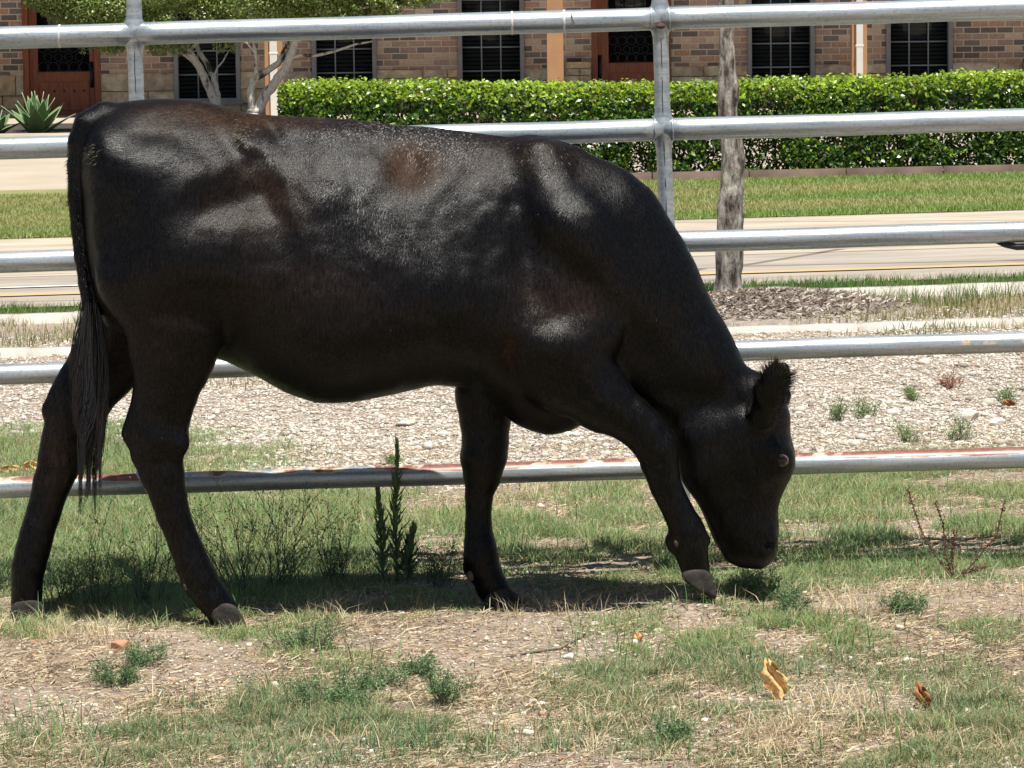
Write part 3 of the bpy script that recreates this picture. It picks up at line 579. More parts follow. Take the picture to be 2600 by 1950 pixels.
# light relaxing of the surface
def relax(V, Fc, it, lam=.5):
    n = len(V); e = np.concatenate([Fc[:, [0, 1]], Fc[:, [1, 2]], Fc[:, [2, 3]], Fc[:, [3, 0]]]); e = np.concatenate([e, e[:, ::-1]])
    deg = np.bincount(e[:, 0], minlength=n)[:, None]
    for i in range(it):
        a = np.stack([np.bincount(e[:, 0], V[e[:, 1], k], n) for k in range(3)], 1) / deg; V = V + (lam if i % 2 == 0 else -lam * .9) * (a - V)
    return V
CV = relax(CV, CF, 6)
print('cow verts', len(CV))
cow = empty('cow', (CV[:, 0].mean(), Y0, 0), 'glossy black cow grazing with its head down in front of the pipe fence', 'cow')
m = mat('black_coat', (.014, .011, .010), .5, 0, .5); M_COAT = m
g_ = coords(m); st = coords(m, (150, 150, 26), (0, math.radians(20), 0)); st2 = coords(m, (420, 420, 70), (0, math.radians(12), 0))
cpx, cpy = proj(CV[:, 0], CV[:, 1], CV[:, 2])
def wsum(tab): return np.clip(sum(a * np.exp(-((cpx - x) / rx) ** 2 - ((cpy - y) / ry) ** 2) for x, y, rx, ry, a in tab), 0, 1)
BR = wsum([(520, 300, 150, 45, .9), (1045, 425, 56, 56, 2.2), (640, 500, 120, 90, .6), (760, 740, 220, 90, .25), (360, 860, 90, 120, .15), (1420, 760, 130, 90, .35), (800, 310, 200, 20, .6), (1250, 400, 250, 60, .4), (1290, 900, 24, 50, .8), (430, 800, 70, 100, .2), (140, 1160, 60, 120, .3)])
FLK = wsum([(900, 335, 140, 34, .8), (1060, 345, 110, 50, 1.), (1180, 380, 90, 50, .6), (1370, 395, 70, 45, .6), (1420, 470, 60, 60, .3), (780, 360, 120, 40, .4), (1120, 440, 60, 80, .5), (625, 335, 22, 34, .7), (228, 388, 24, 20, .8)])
ba = N(m, 'ShaderNodeAttribute'); ba.attribute_name = 'brown'; fa = N(m, 'ShaderNodeAttribute'); fa.attribute_name = 'fleck'
hair = noise(m, st, 1.0, 5, .65); hair2 = noise(m, st2, 1.0, 4, .6)
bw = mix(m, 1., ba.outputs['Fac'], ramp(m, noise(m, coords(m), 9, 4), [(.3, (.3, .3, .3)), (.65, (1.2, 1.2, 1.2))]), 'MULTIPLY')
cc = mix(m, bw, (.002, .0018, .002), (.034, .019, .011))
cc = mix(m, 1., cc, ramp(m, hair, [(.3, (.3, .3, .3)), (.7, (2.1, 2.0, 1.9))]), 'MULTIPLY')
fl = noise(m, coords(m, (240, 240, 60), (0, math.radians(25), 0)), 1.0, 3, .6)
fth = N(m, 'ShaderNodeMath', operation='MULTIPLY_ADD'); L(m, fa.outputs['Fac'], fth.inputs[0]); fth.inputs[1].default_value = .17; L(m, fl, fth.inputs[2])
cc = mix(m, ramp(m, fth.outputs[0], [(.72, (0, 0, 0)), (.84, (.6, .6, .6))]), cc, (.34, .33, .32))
L(m, cc, B(m).inputs['Base Color'])
L(m, ramp(m, hair, [(.3, (.31, .31, .31)), (.7, (.39, .39, .39))]), B(m).inputs['Roughness'])
bs_ = N(m, 'ShaderNodeMapRange'); L(m, hair2, bs_.inputs[0]); bs_.inputs[1].default_value = .3; bs_.inputs[2].default_value = .72; bs_.inputs[3].default_value = .08; bs_.inputs[4].default_value = .36; sm_ = N(m, 'ShaderNodeMath', operation='MULTIPLY_ADD'); L(m, ba.outputs['Fac'], sm_.inputs[0]); sm_.inputs[1].default_value = -.75; sm_.inputs[2].default_value = 1.; sx_ = N(m, 'ShaderNodeMath', operation='MULTIPLY'); L(m, bs_.outputs[0], sx_.inputs[0]); L(m, sm_.outputs[0], sx_.inputs[1]); L(m, sx_.outputs[0], B(m).inputs['Specular IOR Level'])
bump(m, mix(m, .5, hair, hair2), .5, .004)
fast_mesh('body', CV, np.full(len(CF), 4), CF, M_COAT, cow, smooth=True, attrs={'brown': BR, 'fleck': FLK})
vn = np.zeros_like(CV); q0, q1, q2, q3 = (CV[CF[:, i]] for i in range(4)); fn_ = np.cross(q2 - q0, q3 - q1)
for i in range(4):
    for k in range(3): vn[:, k] += np.bincount(CF[:, i], fn_[:, k], len(CV))
vn /= np.linalg.norm(vn, axis=1, keepdims=True) + 1e-12
if np.mean(np.sum(vn * (CV - CV.mean(0)), 1)) < 0: vn = -vn
ii = RNG.integers(0, len(CV), 190000); jj = CF[RNG.integers(0, len(CF), 190000)]; wq = RNG.dirichlet((1, 1, 1, 1), len(jj)); P = np.einsum('nk,nkd->nd', wq, CV[jj]); Nn = np.einsum('nk,nkd->nd', wq, vn[jj]); Nn /= np.linalg.norm(Nn, axis=1, keepdims=True)
hx_, hy_ = proj(P[:, 0], P[:, 1], P[:, 2])
rump = np.clip((700 - hx_) / 300, 0, 1) * np.clip((700 - hy_) / 300, 0, 1); neck = np.clip((hx_ - 1350) / 250, 0, 1); wob = (fbm(hx_ / 100, hy_ / 100, .8, 201, 2) - .5)
fd = np.stack([-.35 - 1.2 * rump + .5 * neck + wob * .9, 0 * hx_, -1 + .7 * rump + 0 * wob], 1); fd += RNG.normal(0, .10, fd.shape); fd -= Nn * np.sum(fd * Nn, 1, keepdims=True); fd /= np.linalg.norm(fd, axis=1, keepdims=True) + 1e-9
ln = RNG.uniform(.008, .017, len(P))[:, None]; sdv = np.cross(fd, Nn) * RNG.uniform(.0003, .0006, (len(P), 1)); Rt = P - Nn * .0006
V = np.stack([Rt - sdv, Rt + sdv, Rt + fd * ln + Nn * ln * RNG.uniform(.06, .22, (len(P), 1))], 1).reshape(-1, 3)
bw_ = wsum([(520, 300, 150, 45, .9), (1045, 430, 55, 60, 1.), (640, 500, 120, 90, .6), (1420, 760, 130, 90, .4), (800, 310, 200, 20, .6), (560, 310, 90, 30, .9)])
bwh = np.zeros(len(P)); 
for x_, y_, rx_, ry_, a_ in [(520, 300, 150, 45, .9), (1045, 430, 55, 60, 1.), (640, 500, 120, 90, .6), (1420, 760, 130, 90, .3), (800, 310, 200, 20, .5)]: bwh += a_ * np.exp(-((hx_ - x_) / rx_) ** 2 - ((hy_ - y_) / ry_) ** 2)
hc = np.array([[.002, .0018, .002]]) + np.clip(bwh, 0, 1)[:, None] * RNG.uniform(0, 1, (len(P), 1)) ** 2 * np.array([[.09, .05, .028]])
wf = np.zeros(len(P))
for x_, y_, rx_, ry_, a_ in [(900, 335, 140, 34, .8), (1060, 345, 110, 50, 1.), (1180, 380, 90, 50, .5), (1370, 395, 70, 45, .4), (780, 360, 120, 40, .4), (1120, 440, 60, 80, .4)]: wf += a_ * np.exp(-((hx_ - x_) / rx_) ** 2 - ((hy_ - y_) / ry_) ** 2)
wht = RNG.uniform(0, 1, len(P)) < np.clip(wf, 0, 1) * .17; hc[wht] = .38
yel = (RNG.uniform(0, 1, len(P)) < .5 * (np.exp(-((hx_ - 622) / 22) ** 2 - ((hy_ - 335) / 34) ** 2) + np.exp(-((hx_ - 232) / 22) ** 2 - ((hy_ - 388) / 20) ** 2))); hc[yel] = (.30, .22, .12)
M_FUR = leafy('coat_fur', .36, 0, .2)
fast_mesh('coat_hair', V, np.full(len(P), 3), np.arange(len(V)), M_FUR, cow, np.repeat(hc, 3, 0))
# hooves: (toe side profile polygon in photo px, depth)
M_HOOF = noisy('hoof_horn', (.022, .021, .022), (.055, .049, .042), 45, .75, 90, .003, .8, spec=.15)
M_DEW = noisy('dewclaw_horn', (.06, .048, .034), (.13, .10, .07), 60, .7, 120, .001)
HO = [([(1232, 1500), (1290, 1486), (1322, 1518), (1352, 1549), (1348, 1558), (1242, 1559), (1222, 1545)], 120), ([(540, 1528), (596, 1530), (610, 1556), (630, 1590), (626, 1600), (556, 1600), (530, 1570)], -134),
      ([(28, 1520), (108, 1520), (114, 1550), (124, 1588), (120, 1596), (34, 1596), (24, 1565)], 134), ([(1726, 1446), (1804, 1440), (1812, 1480), (1822, 1518), (1814, 1524), (1772, 1502), (1730, 1474)], -142)]
for poly, d in HO:
    mb = MB(); cx = sum(p[0] for p in poly) / len(poly); cy = sum(p[1] for p in poly) / len(poly)
    for sd in (-1, 1):
        V = []; rings = [(-22, .80), (-17, .95), (-4, 1.0), (8, 1.0), (17, .95), (21, .78)]; npt = len(poly)
        for off, sc in rings:
            for (a, b) in poly:
                low = (b - min(p[1] for p in poly)) / (max(p[1] for p in poly) - min(p[1] for p in poly)); tw = 22 + 4 * low - (6 if a > cx + 40 else 0)
                V.append(A3(cx + (a - cx) * sc, cy + (b - cy) * sc, d + sd * (23 + 2 * low) + off * tw / 22 * 1.0))
        Fc = [(i * npt + j, i * npt + (j + 1) % npt, (i + 1) * npt + (j + 1) % npt, (i + 1) * npt + j) for i in range(len(rings) - 1) for j in range(npt)]
        Fc += [tuple(range(npt - 1, -1, -1)), tuple((len(rings) - 1) * npt + j for j in range(npt))]; mb.add(V, Fc)
    ho = mb.build('hoof', M_HOOF, cow); sm = ho.modifiers.new('s', 'SUBSURF'); sm.levels = sm.render_levels = 2
def ball(mb, c, r, sc=(1, 1, 1), n=12, rows=8, col=None):
    V = []; Fc = []
    for i in range(rows + 1):
        ph = math.pi * i / rows
        for j in range(n): th = 2 * math.pi * j / n; V.append((c[0] + r * sc[0] * math.sin(ph) * math.cos(th), c[1] + r * sc[1] * math.sin(ph) * math.sin(th), c[2] + r * sc[2] * math.cos(ph)))
    for i in range(rows):
        for j in range(n): Fc.append((i * n + j, (i + 1) * n + j, (i + 1) * n + (j + 1) % n, i * n + (j + 1) % n))
    mb.add(V, Fc, col)
for (px, py, ds) in ((1196, 1462, (97, 143)), (1722, 1376, (-163, -121)), (46, 1442, (112, 156)), (476, 1486, (-156, -114))):
    for d in ds:
        mb = MB(); ball(mb, A3(px, py, d), 12.5 * S, (.9, .8, 1.15)); mb.build('dewclaw', M_DEW, cow)
# eye
M_EYE = mat('eye', (.010, .007, .006), .15, 0, .5); M_LID = noisy('eyelid_skin', (.07, .055, .043), (.16, .125, .095), 80, .85, 150, .001, .4, spec=.1)
for s in (-1, 1):
    dd = 150
    while dd > 20:
        e = A3(1984, 1168, s * dd); ii = ((e - lo) / H_ + .5).astype(int)
        if FF[ii[0], ii[1], ii[2]] < 0: break
        dd -= 2
    e = A3(1984, 1168, s * (dd - 7)); mb = MB(); ball(mb, e, 15 * S, (1, 1, 1), 20, 14); eo = mb.build('eye', M_EYE, cow)
    mb = MB(); ring = []
    for j in range(25):
        th = j / 24 * 2 * math.pi; ring.append(Vector(e) + Vector((math.cos(th) * 15 * S, s * 9 * S - abs(math.cos(th)) * s * 6 * S, math.sin(th) * 12 * S - .3 * math.cos(th) * 6 * S)))
    mb.tube(ring, 4.2 * S, 8, ref=(0, 1, 0), cap=False); mb.build('eyelid', M_LID, cow)
# hair strands: tail tuft, tail head, ear fringe
M_HAIR = mat('black_hair', (.016, .014, .015), .34, 0, .9)
def strands(name, roots, n_seg=10, parent=cow, r0=.0009, m=M_HAIR):
    V = []; Fc = []; idx = 0
    for P, r in roots:
        for i, p in enumerate(P):
            t = (P[min(i + 1, len(P) - 1)] - P[max(i - 1, 0)]); t = t / (np.linalg.norm(t) + 1e-9); u = np.cross(t, (0, 1, .2)); u /= np.linalg.norm(u) + 1e-9; w = np.cross(t, u)
            rr = r * (1 - (i / (len(P) - 1)) ** 2 * .85)
            for j in range(3): th = j * 2.094; V.append(p + u * math.cos(th) * rr + w * math.sin(th) * rr)
        for i in range(len(P) - 1):
            for j in range(3): a = idx + i * 3; Fc.append((a + j, a + (j + 1) % 3, a + 3 + (j + 1) % 3, a + 3 + j))
        idx += 3 * len(P)
    return fast_mesh(name, np.array(V), np.full(len(Fc), 4), np.array(Fc), m, parent, smooth=True)
roots = []; CL = [(random.uniform(-1, 1), random.gauss(0, .6), random.uniform(0, 6.28), random.uniform(3, 11), random.uniform(1080, 1290) if k > 3 else random.uniform(1230, 1325)) for k in range(24)]
for q in range(1300):
    c_x, c_d, wv, wa, cy_ = random.choice(CL); y0 = random.uniform(760, 980); cx = np.interp(y0, [720, 790, 850, 900, 980], [216, 230, 240, 243, 240])
    sx = c_x + random.gauss(0, .16); sd = c_d + random.gauss(0, .2); yend = max(cy_ - abs(random.gauss(0, 60)), 1010); P = []; ex = 216 + c_x * 30 + random.gauss(0, 3)
    for i in range(14):
        u = i / 13; yy = y0 + (yend - y0) * u; w_ = 20 + 24 * math.sin(min(u, .7) / .7 * math.pi / 2)
        px = cx + (222 - cx) * min(1, u * 1.3) + sx * w_ + (ex - 222 - sx * w_) * u ** 2.2 + math.sin(wv + u * 8) * wa * u
        P.append(A3(px, yy, -72 + sd * (12 + 22 * u) + math.cos(wv + u * 7) * wa * u))
    roots.append((P, random.uniform(.0006, .0013)))
strands('tail_tuft', roots)
roots = []
for q in range(520):       # short bristles over the tail head and down the tail
    t = random.random() ** .8; k = t * (len(TL) - 1); i = min(int(k), len(TL) - 2); f = k - i; a = np.array(TL[i]) * (1 - f) + np.array(TL[i + 1]) * f
    th = random.uniform(-2.2, 2.2); dirn = np.array(TL[i + 1][:2]) - np.array(TL[i][:2]); dirn = dirn / np.linalg.norm(dirn); nrm = np.array([dirn[1], -dirn[0]])
    nrm = nrm if (nrm[0] < 0 or nrm[1] < 0) else -nrm; r = a[3] * .97; o = nrm * math.cos(th); p0 = A3(a[0] + o[0] * r, a[1] + o[1] * r, a[2] - math.sin(th) * r)
    ln = random.uniform(8, 20) * (1 if i < 3 else .6); dd = dirn * .75 + o * .55; p1 = A3(a[0] + o[0] * r + dd[0] * ln * .5, a[1] + o[1] * r + dd[1] * ln * .5, a[2] - math.sin(th) * (r + ln * .3)); p2 = A3(a[0] + o[0] * r + dd[0] * ln, a[1] + o[1] * r + dd[1] * ln, a[2] - math.sin(th) * (r + ln * .4))
    roots.append(([p0, p1, p2], .0007))
strands('tail_bristles', roots)
roots = []
for q in range(1500):      # ear fringe
    k = random.uniform(.3, 3.99); E = [(1918, 1085, -84, 30), (1934, 1042, -108, 38), (1954, 998, -138, 42), (1974, 958, -162, 35), (1988, 934, -176, 17)]
    i = int(k); f = k - i; a = np.array(E[i]) * (1 - f) + np.array(E[i + 1]) * f; th = random.uniform(0, 6.28); dirn = np.array([.55, -.83]); nn = np.array([.83, .55])
    c, s_ = math.cos(th), math.sin(th); o = nn * c * a[3] * .97; dd = s_ * a[3] / 2.5
    ln = random.uniform(8, 28); dv = nn * c * .8 + dirn * (.4 + .5 * (k / 4))
    P = [A3(a[0] + o[0], a[1] + o[1], a[2] + dd), A3(a[0] + o[0] + dv[0] * ln * .5, a[1] + o[1] + dv[1] * ln * .5, a[2] + dd * 1.3 - 2), A3(a[0] + o[0] + dv[0] * ln, a[1] + o[1] + dv[1] * ln, a[2] + dd * 1.5 - 5)]
    roots.append((P, .0006))
strands('ear_hair', roots)

# ================================================================== BUILDING
YB = 44.0; SB = YB / F
bld = empty('brick_building', (0, YB, 0), 'long brick and stone building with dark grid windows behind the hedge', 'building')
def bx(px, py=170): return W(px, py, YB).x
def bzz(py): return W(1300, py + 0, YB).z
ZT = 3.3; ZS = .57
M_BRICK = mat('mixed_brick', (.3, .2, .16), .9, 0, .3); m = M_BRICK; g = N(m, 'ShaderNodeNewGeometry'); sp = N(m, 'ShaderNodeSeparateXYZ'); cb = N(m, 'ShaderNodeCombineXYZ'); L(m, g.outputs['Position'], sp.inputs[0]); L(m, sp.outputs[0], cb.inputs[0]); L(m, sp.outputs[2], cb.inputs[1])
br = N(m, 'ShaderNodeTexBrick'); L(m, cb.outputs[0], br.inputs['Vector']); br.inputs['Scale'].default_value = 1; br.inputs['Brick Width'].default_value = .205; br.inputs['Row Height'].default_value = .077; br.inputs['Mortar Size'].default_value = .0085; br.inputs['Mortar Smooth'].default_value = .3
br.inputs['Color1'].default_value = (0, 0, 0, 1); br.inputs['Color2'].default_value = (1, 1, 1, 1); br.inputs['Mortar'].default_value = (.5, .5, .5, 1)
bc = ramp(m, br.outputs['Color'], [(0, (.19, .165, .17)), (.18, (.42, .31, .28)), (.34, (.58, .42, .35)), (.48, (.26, .225, .23)), (.62, (.48, .35, .31)), (.76, (.66, .53, .45)), (.88, (.54, .33, .26))], 'CONSTANT')
bc = mix(m, .5, bc, mix(m, 1., bc, ramp(m, noise(m, coords(m), 22, 5, .7), [(.3, (.7, .7, .7)), (.7, (1.7, 1.6, 1.5))]), 'MULTIPLY'))
L(m, mix(m, br.outputs['Fac'], bc, (.78, .68, .55)), B(m).inputs['Base Color']); iv = N(m, 'ShaderNodeMath', operation='SUBTRACT'); iv.inputs[0].default_value = 1; L(m, br.outputs['Fac'], iv.inputs[1]); bump(m, iv.outputs[0], .7, .01)
OPEN = [(441, 610, 'w'), (792, 957, 'w'), (1163, 1332, 'w'), (1898, 2069, 'w'), (2250, 2419, 'w'), (59, 255, 'd'), (1503, 1704, 'd'), (-420, -260, 'w'), (2760, 2930, 'w')]
OPEN.sort(); mb = MB(); ms = []; xs_ = [bx(-1500)]; zwin = W(520, 256, YB).z
stones = MB(); random.seed(5)
def stone_run(x0, x1, z0=-.02, z1=ZS, yo=0, big=1.0):
    z = z0
    while z < z1 - .02:
        hgt = min(random.uniform(.16, .27) * big, z1 - z); hgt = z1 - z if z1 - z - hgt < .07 else hgt; x = x0
        while x < x1 - .01:
            w = min(random.uniform(.28, .6) * big, x1 - x); w = x1 - x if x1 - x - w < .1 else w; pr = random.uniform(.02, .05); c = random.choice([(.6, .52, .40), (.7, .6, .44), (.52, .44, .34), (.62, .48, .31), (.72, .65, .52)]); g_ = .004
            n = 3; V = []; 
            for i in range(n + 1):
                for j in range(n + 1):
                    e = (i in (0, n)) or (j in (0, n)); V.append((x + g_ + (w - 2 * g_) * i / n, YB + yo - pr + (.022 if e else random.uniform(-.012, .008)), z + g_ + (hgt - 2 * g_) * j / n))
            F4 = [(i * (n + 1) + j, (i + 1) * (n + 1) + j, (i + 1) * (n + 1) + j + 1, i * (n + 1) + j + 1) for i in range(n) for j in range(n)]
            k0 = len(V); cr = [(x + g_, z + g_), (x + w - g_, z + g_), (x + w - g_, z + hgt - g_), (x + g_, z + hgt - g_)]; V += [(a, YB + yo + .05, b) for a, b in cr]; c4 = [0, n * (n + 1), n * (n + 1) + n, n]
            rim = [[i * (n + 1) for i in range(n + 1)], [n * (n + 1) + j for j in range(n + 1)], [i * (n + 1) + n for i in range(n, -1, -1)], [j for j in range(n, -1, -1)]]
            F4 += [tuple(rim[q]) + (k0 + (q + 1) % 4, k0 + q) for q in range(4)]
            stones.add(V, F4, c); x += w
        z += hgt
cur = bx(-1500)
for a, b, t in OPEN:
    xa, xb = bx(a), bx(b); mb.box(cur, xa, YB, YB + .25, ZS - .02, ZT); stone_run(cur, xa); z0 = zwin if t == 'w' else 0
    mb.box(xa, xb, YB + .001, YB + .249, 2.35, ZT); 
    if t == 'w': stone_run(xa, xb, -.02, zwin - .02)
    cur = xb
mb.box(cur, bx(4200), YB, YB + .25, ZS - .02, ZT); stone_run(cur, bx(4200))
mb.build('brick_wall', M_BRICK, bld, smooth=False)
M_BST = leafy('limestone_block', .9, 0, .25); m = M_BST; a = [n for n in m.node_tree.nodes if n.type == 'ATTRIBUTE'][0]
L(m, mix(m, 1., a.outputs['Color'], ramp(m, noise(m, coords(m), 7, 6, .65), [(.3, (.55, .5, .46)), (.7, (1.35, 1.3, 1.2))]), 'MULTIPLY'), B(m).inputs['Base Color']); bump(m, noise(m, coords(m), 25, 6), .8, .02)
stones.build('stone_base', M_BST, bld, smooth=False); stones = MB(); stone_run(bx(1434), bx(1500), 0, W(1465, 156, YB).z, -.16, .5); stones.build('stone_pier', M_BST, bld, smooth=False)
mb = MB(); mb.box(bx(-1500), bx(4200), YB + .25, YB + .299, -.1, zwin - .05); cur = bx(-1500)
for a, b, t in OPEN + [(4200, 4201, 'w')]: mb.box(cur, bx(a), YB + .05, YB + .24, -.1, ZS - .022); cur = bx(b)
mb.build('foundation_wall', noisy('lime_mortar', (.45, .38, .3), (.36, .3, .24), 9), bld, smooth=False)
mb = MB(); mb.box(bx(-1500), bx(4200), YB + .30, YB + 6, -.1, ZT - .01); mb.build('interior', mat('dark_interior', (.01, .01, .01), .9), bld, smooth=False)
M_WFR = noisy('window_frame_paint', (.23, .235, .24), (.3, .3, .3), 8, .6, 60, .001); M_MUN = mat('muntin_paint', (.30, .35, .35), .5)
M_GLS = mat('dark_glass', (.012, .014, .015), .12, 0, .5); nt_ = M_GLS.node_tree; tr_ = nt_.nodes.new('ShaderNodeBsdfTransparent'); mx_ = nt_.nodes.new('ShaderNodeMixShader'); mx_.inputs[0].default_value = .45; nt_.links.new(tr_.outputs[0], mx_.inputs[1]); nt_.links.new(nt_.nodes['Principled BSDF'].outputs[0], mx_.inputs[2]); nt_.links.new(mx_.outputs[0], nt_.nodes['Material Output'].inputs[0])
M_BLIND = mat('dark_blind', (.16, .165, .155), .6)
for a, b, t in OPEN:
    xa, xb = bx(a), bx(b); w = xb - xa
    if t == 'w':
        f = MB(); fw = .055; zb_ = zwin - .02; zt_ = 2.34
        f.box(xa, xa + fw, YB - .02, YB + .2, zb_, zt_); f.box(xb - fw, xb, YB - .02, YB + .2, zb_, zt_); f.box(xa + fw, xb - fw, YB - .018, YB + .2, zb_, zb_ + .05); f.box(xa + fw, xb - fw, YB - .018, YB + .2, zt_ - .05, zt_)
        f.box(xa - .03, xb + .03, YB - .05, YB - .021, zb_ - .03, zb_ + .02)
        wo = f.build('window', M_WFR, bld, smooth=False, bevel=.003); x0, x1, z0, z1 = xa + fw, xb - fw, zb_ + .05, zt_ - .05
        g = MB(); g.box(x0, x1, YB + .10, YB + .106, z0, z1); g.build('pane', M_GLS, wo, smooth=False)
        mu = MB()
        for i in (1, 2): xx = x0 + (x1 - x0) * i / 3; mu.box(xx - .008, xx + .008, YB + .08, YB + .098, z0, z1)
        rows = 7; 
        for i in range(1, rows): zz = z0 + (z1 - z0) * i / rows; mu.box(x0, x1, YB + .083, YB + .097, zz - .008, zz + .008)
        mu.build('muntins', M_MUN, wo, smooth=False)
        bl = MB(); zz = z0 + .02
        while zz < z1: bl.add([(x0, YB + .125, zz), (x1, YB + .125, zz), (x1, YB + .15, zz + .03), (x0, YB + .15, zz + .03)], [(0, 1, 2, 3)]); zz += .05
        bl.build('blind', M_BLIND, wo, smooth=False)
M_WOOD = noisy('red_brown_door_wood', (.20, .055, .024), (.32, .10, .046), 6, .5, 30, .002, .4, stretch=(10, 10, 1)); M_IRON = mat('iron', (.035, .04, .042), .45, .7); M_DGLS = mat('door_glass', (.006, .008, .009), .08)
for (a, b, ga, gb, gy) in ((59, 255, 95, 226, 183), (1503, 1704, 1546, 1662, 160)):
    xa, xb = bx(a), bx(b); d = MB(); fw = .07; x0, x1 = xa + fw, xb - fw
    d.box(xa, x0, YB - .01, YB + .2, 0, 2.34); d.box(x1, xb, YB - .01, YB + .2, 0, 2.34); d.box(x0, x1, YB - .008, YB + .2, 2.25, 2.34)
    fo = d.build('door', M_WOOD, bld, smooth=False, bevel=.004)
    gz0 = W(a, gy, YB).z; gx0, gx1 = bx(ga), bx(gb); p = MB(); p.box(x0, gx0, YB + .06, YB + .11, .02, 2.24); p.box(gx1, x1, YB + .06, YB + .11, .02, 2.24); p.box(gx0, gx1, YB + .061, YB + .11, .02, gz0); p.box(gx0, gx1, YB + .061, YB + .11, 2.1, 2.24)
    pz1 = gz0 - .13; p.box(gx0 + .01, gx1 - .01, YB + .045, YB + .06, .12, pz1)
    for q in range(1, 5): xx = gx0 + .01 + (gx1 - gx0 - .02) * q / 5; p.box(xx - .003, xx + .003, YB + .040, YB + .0449, .14, pz1 - .02)
    lf = p.build('door_leaf', M_WOOD, fo, smooth=False, bevel=.003)
    M_STUD = mat('stud_bronze', (.05, .02, .012), .5, .3)
    for row in (pz1 - .11, pz1 - .62):
        if row > .1:
            for q in range(5):
                xx = gx0 + .01 + (gx1 - gx0 - .02) * (q + .5) / 5; r = .02; p = MB(); p.add([(xx - r, YB + .043, row), (xx, YB + .043, row - r), (xx + r, YB + .043, row), (xx, YB + .043, row + r), (xx, YB + .03, row)], [(0, 1, 4), (1, 2, 4), (2, 3, 4), (3, 0, 4)]); p.build('stud', M_STUD, fo, smooth=False)
    g = MB(); g.box(gx0, gx1, YB + .085, YB + .09, gz0, 2.1); g.build('glass', M_DGLS, fo, smooth=False)
    gr = MB(); nC = 5; cw = (gx1 - gx0) / nC
    for q in range(nC):
        for lv in range(3):
            c0 = Vector((gx0 + cw * (q + .5) + (cw * .5 if lv % 2 else 0), YB + .055, gz0 + .055 + lv * cw * .95)); R = cw * .47 * (.8 if lv % 2 else 1)
            if c0.x + R > gx1: continue
            gr.tube([c0 + Vector((math.cos(t * .524) * R, 0, math.sin(t * .524) * R)) for t in range(13)], .0045, 6, cap=False)
    for q in range(nC + 1): xx = gx0 + cw * q; gr.tube([(xx, YB + .05, gz0 + .3), (xx, YB + .05, 2.1)], .004, 6)
    gr.box(gx0, gx1, YB + .045, YB + .059, gz0 - .002, gz0 + .012); gr.box(gx0, gx1, YB + .05, YB + .056, gz0 + .11, gz0 + .116)
    gr.build('iron_grille', M_IRON, fo)
    hx = x1 - .045 if a < 500 else x0 + .03; h = MB(); hz_ = W(230, 190, YB).z; h.tube([(hx, YB + .05, hz_ - .14), (hx, YB + .0, hz_ - .11), (hx, YB - .01, hz_), (hx, YB + .0, hz_ + .1), (hx, YB + .05, hz_ + .12)], .011, 8); h.box(hx - .022, hx + .022, YB + .05, YB + .058, hz_ - .16, hz_ + .16); h.build('handle', M_IRON, fo)
# porch columns, downpipes, roof
M_COLM = noisy('terracotta_paint', (.40, .22, .11), (.46, .26, .135), 4, .8, 200, .002, .5); M_PIPE = noisy('white_downpipe_paint', (.68, .65, .6), (.74, .72, .68), 6, .6, 50, .001)
YC = YB - 1.5
for i, (a, b, pipe) in enumerate(((672, 718, (686, 705)), (1389, 1431, None), (2163, 2202, (2173, 2190)), (-60, -15, None), (2950, 2995, None))):
    xa, xb = W(a, 170, YC).x, W(b, 170, YC).x; mb = MB(); mb.box(xa, xb, YC, YC + .2, .02, 3.0); mb.build('porch_column', M_COLM, bld, smooth=False, bevel=.008)
    if pipe: pa, pb = W(pipe[0], 170, YC).x, W(pipe[1], 170, YC).x; mb = MB(); mb.box(pa, pb, YC - .075, YC - .004, .05, 3.0); [mb.box(pa - .008, pb + .008, YC - .078, YC - .003, zz, zz + .03) for zz in (.8, 2.2)]; mb.build('downpipe', M_PIPE, bld, smooth=False, bevel=.006)
mb = MB(); mb.add([(bx(-1500), YC - .35, 3.02), (bx(4200), YC - .35, 3.02), (bx(4200), YB + 6, 5.6), (bx(-1500), YB + 6, 5.6), (bx(-1500), YC - .35, 3.2), (bx(4200), YC - .35, 3.2), (bx(4200), YB + 6, 5.8), (bx(-1500), YB + 6, 5.8)], [(0, 1, 2, 3), (7, 6, 5, 4), (0, 4, 5, 1), (3, 2, 6, 7), (0, 3, 7, 4), (1, 5, 6, 2)])
mb.build('roof', noisy('roof_shingle', (.12, .1, .09), (.2, .17, .15), 9, .9), bld, smooth=False)

# ================================================================== PLANTS BEYOND THE ROAD
M_LEAF = leafy('glossy_leaf', .3, .35, .5); M_STEM = noisy('stem_bark', (.06, .045, .035), (.14, .11, .08), 30, .9)
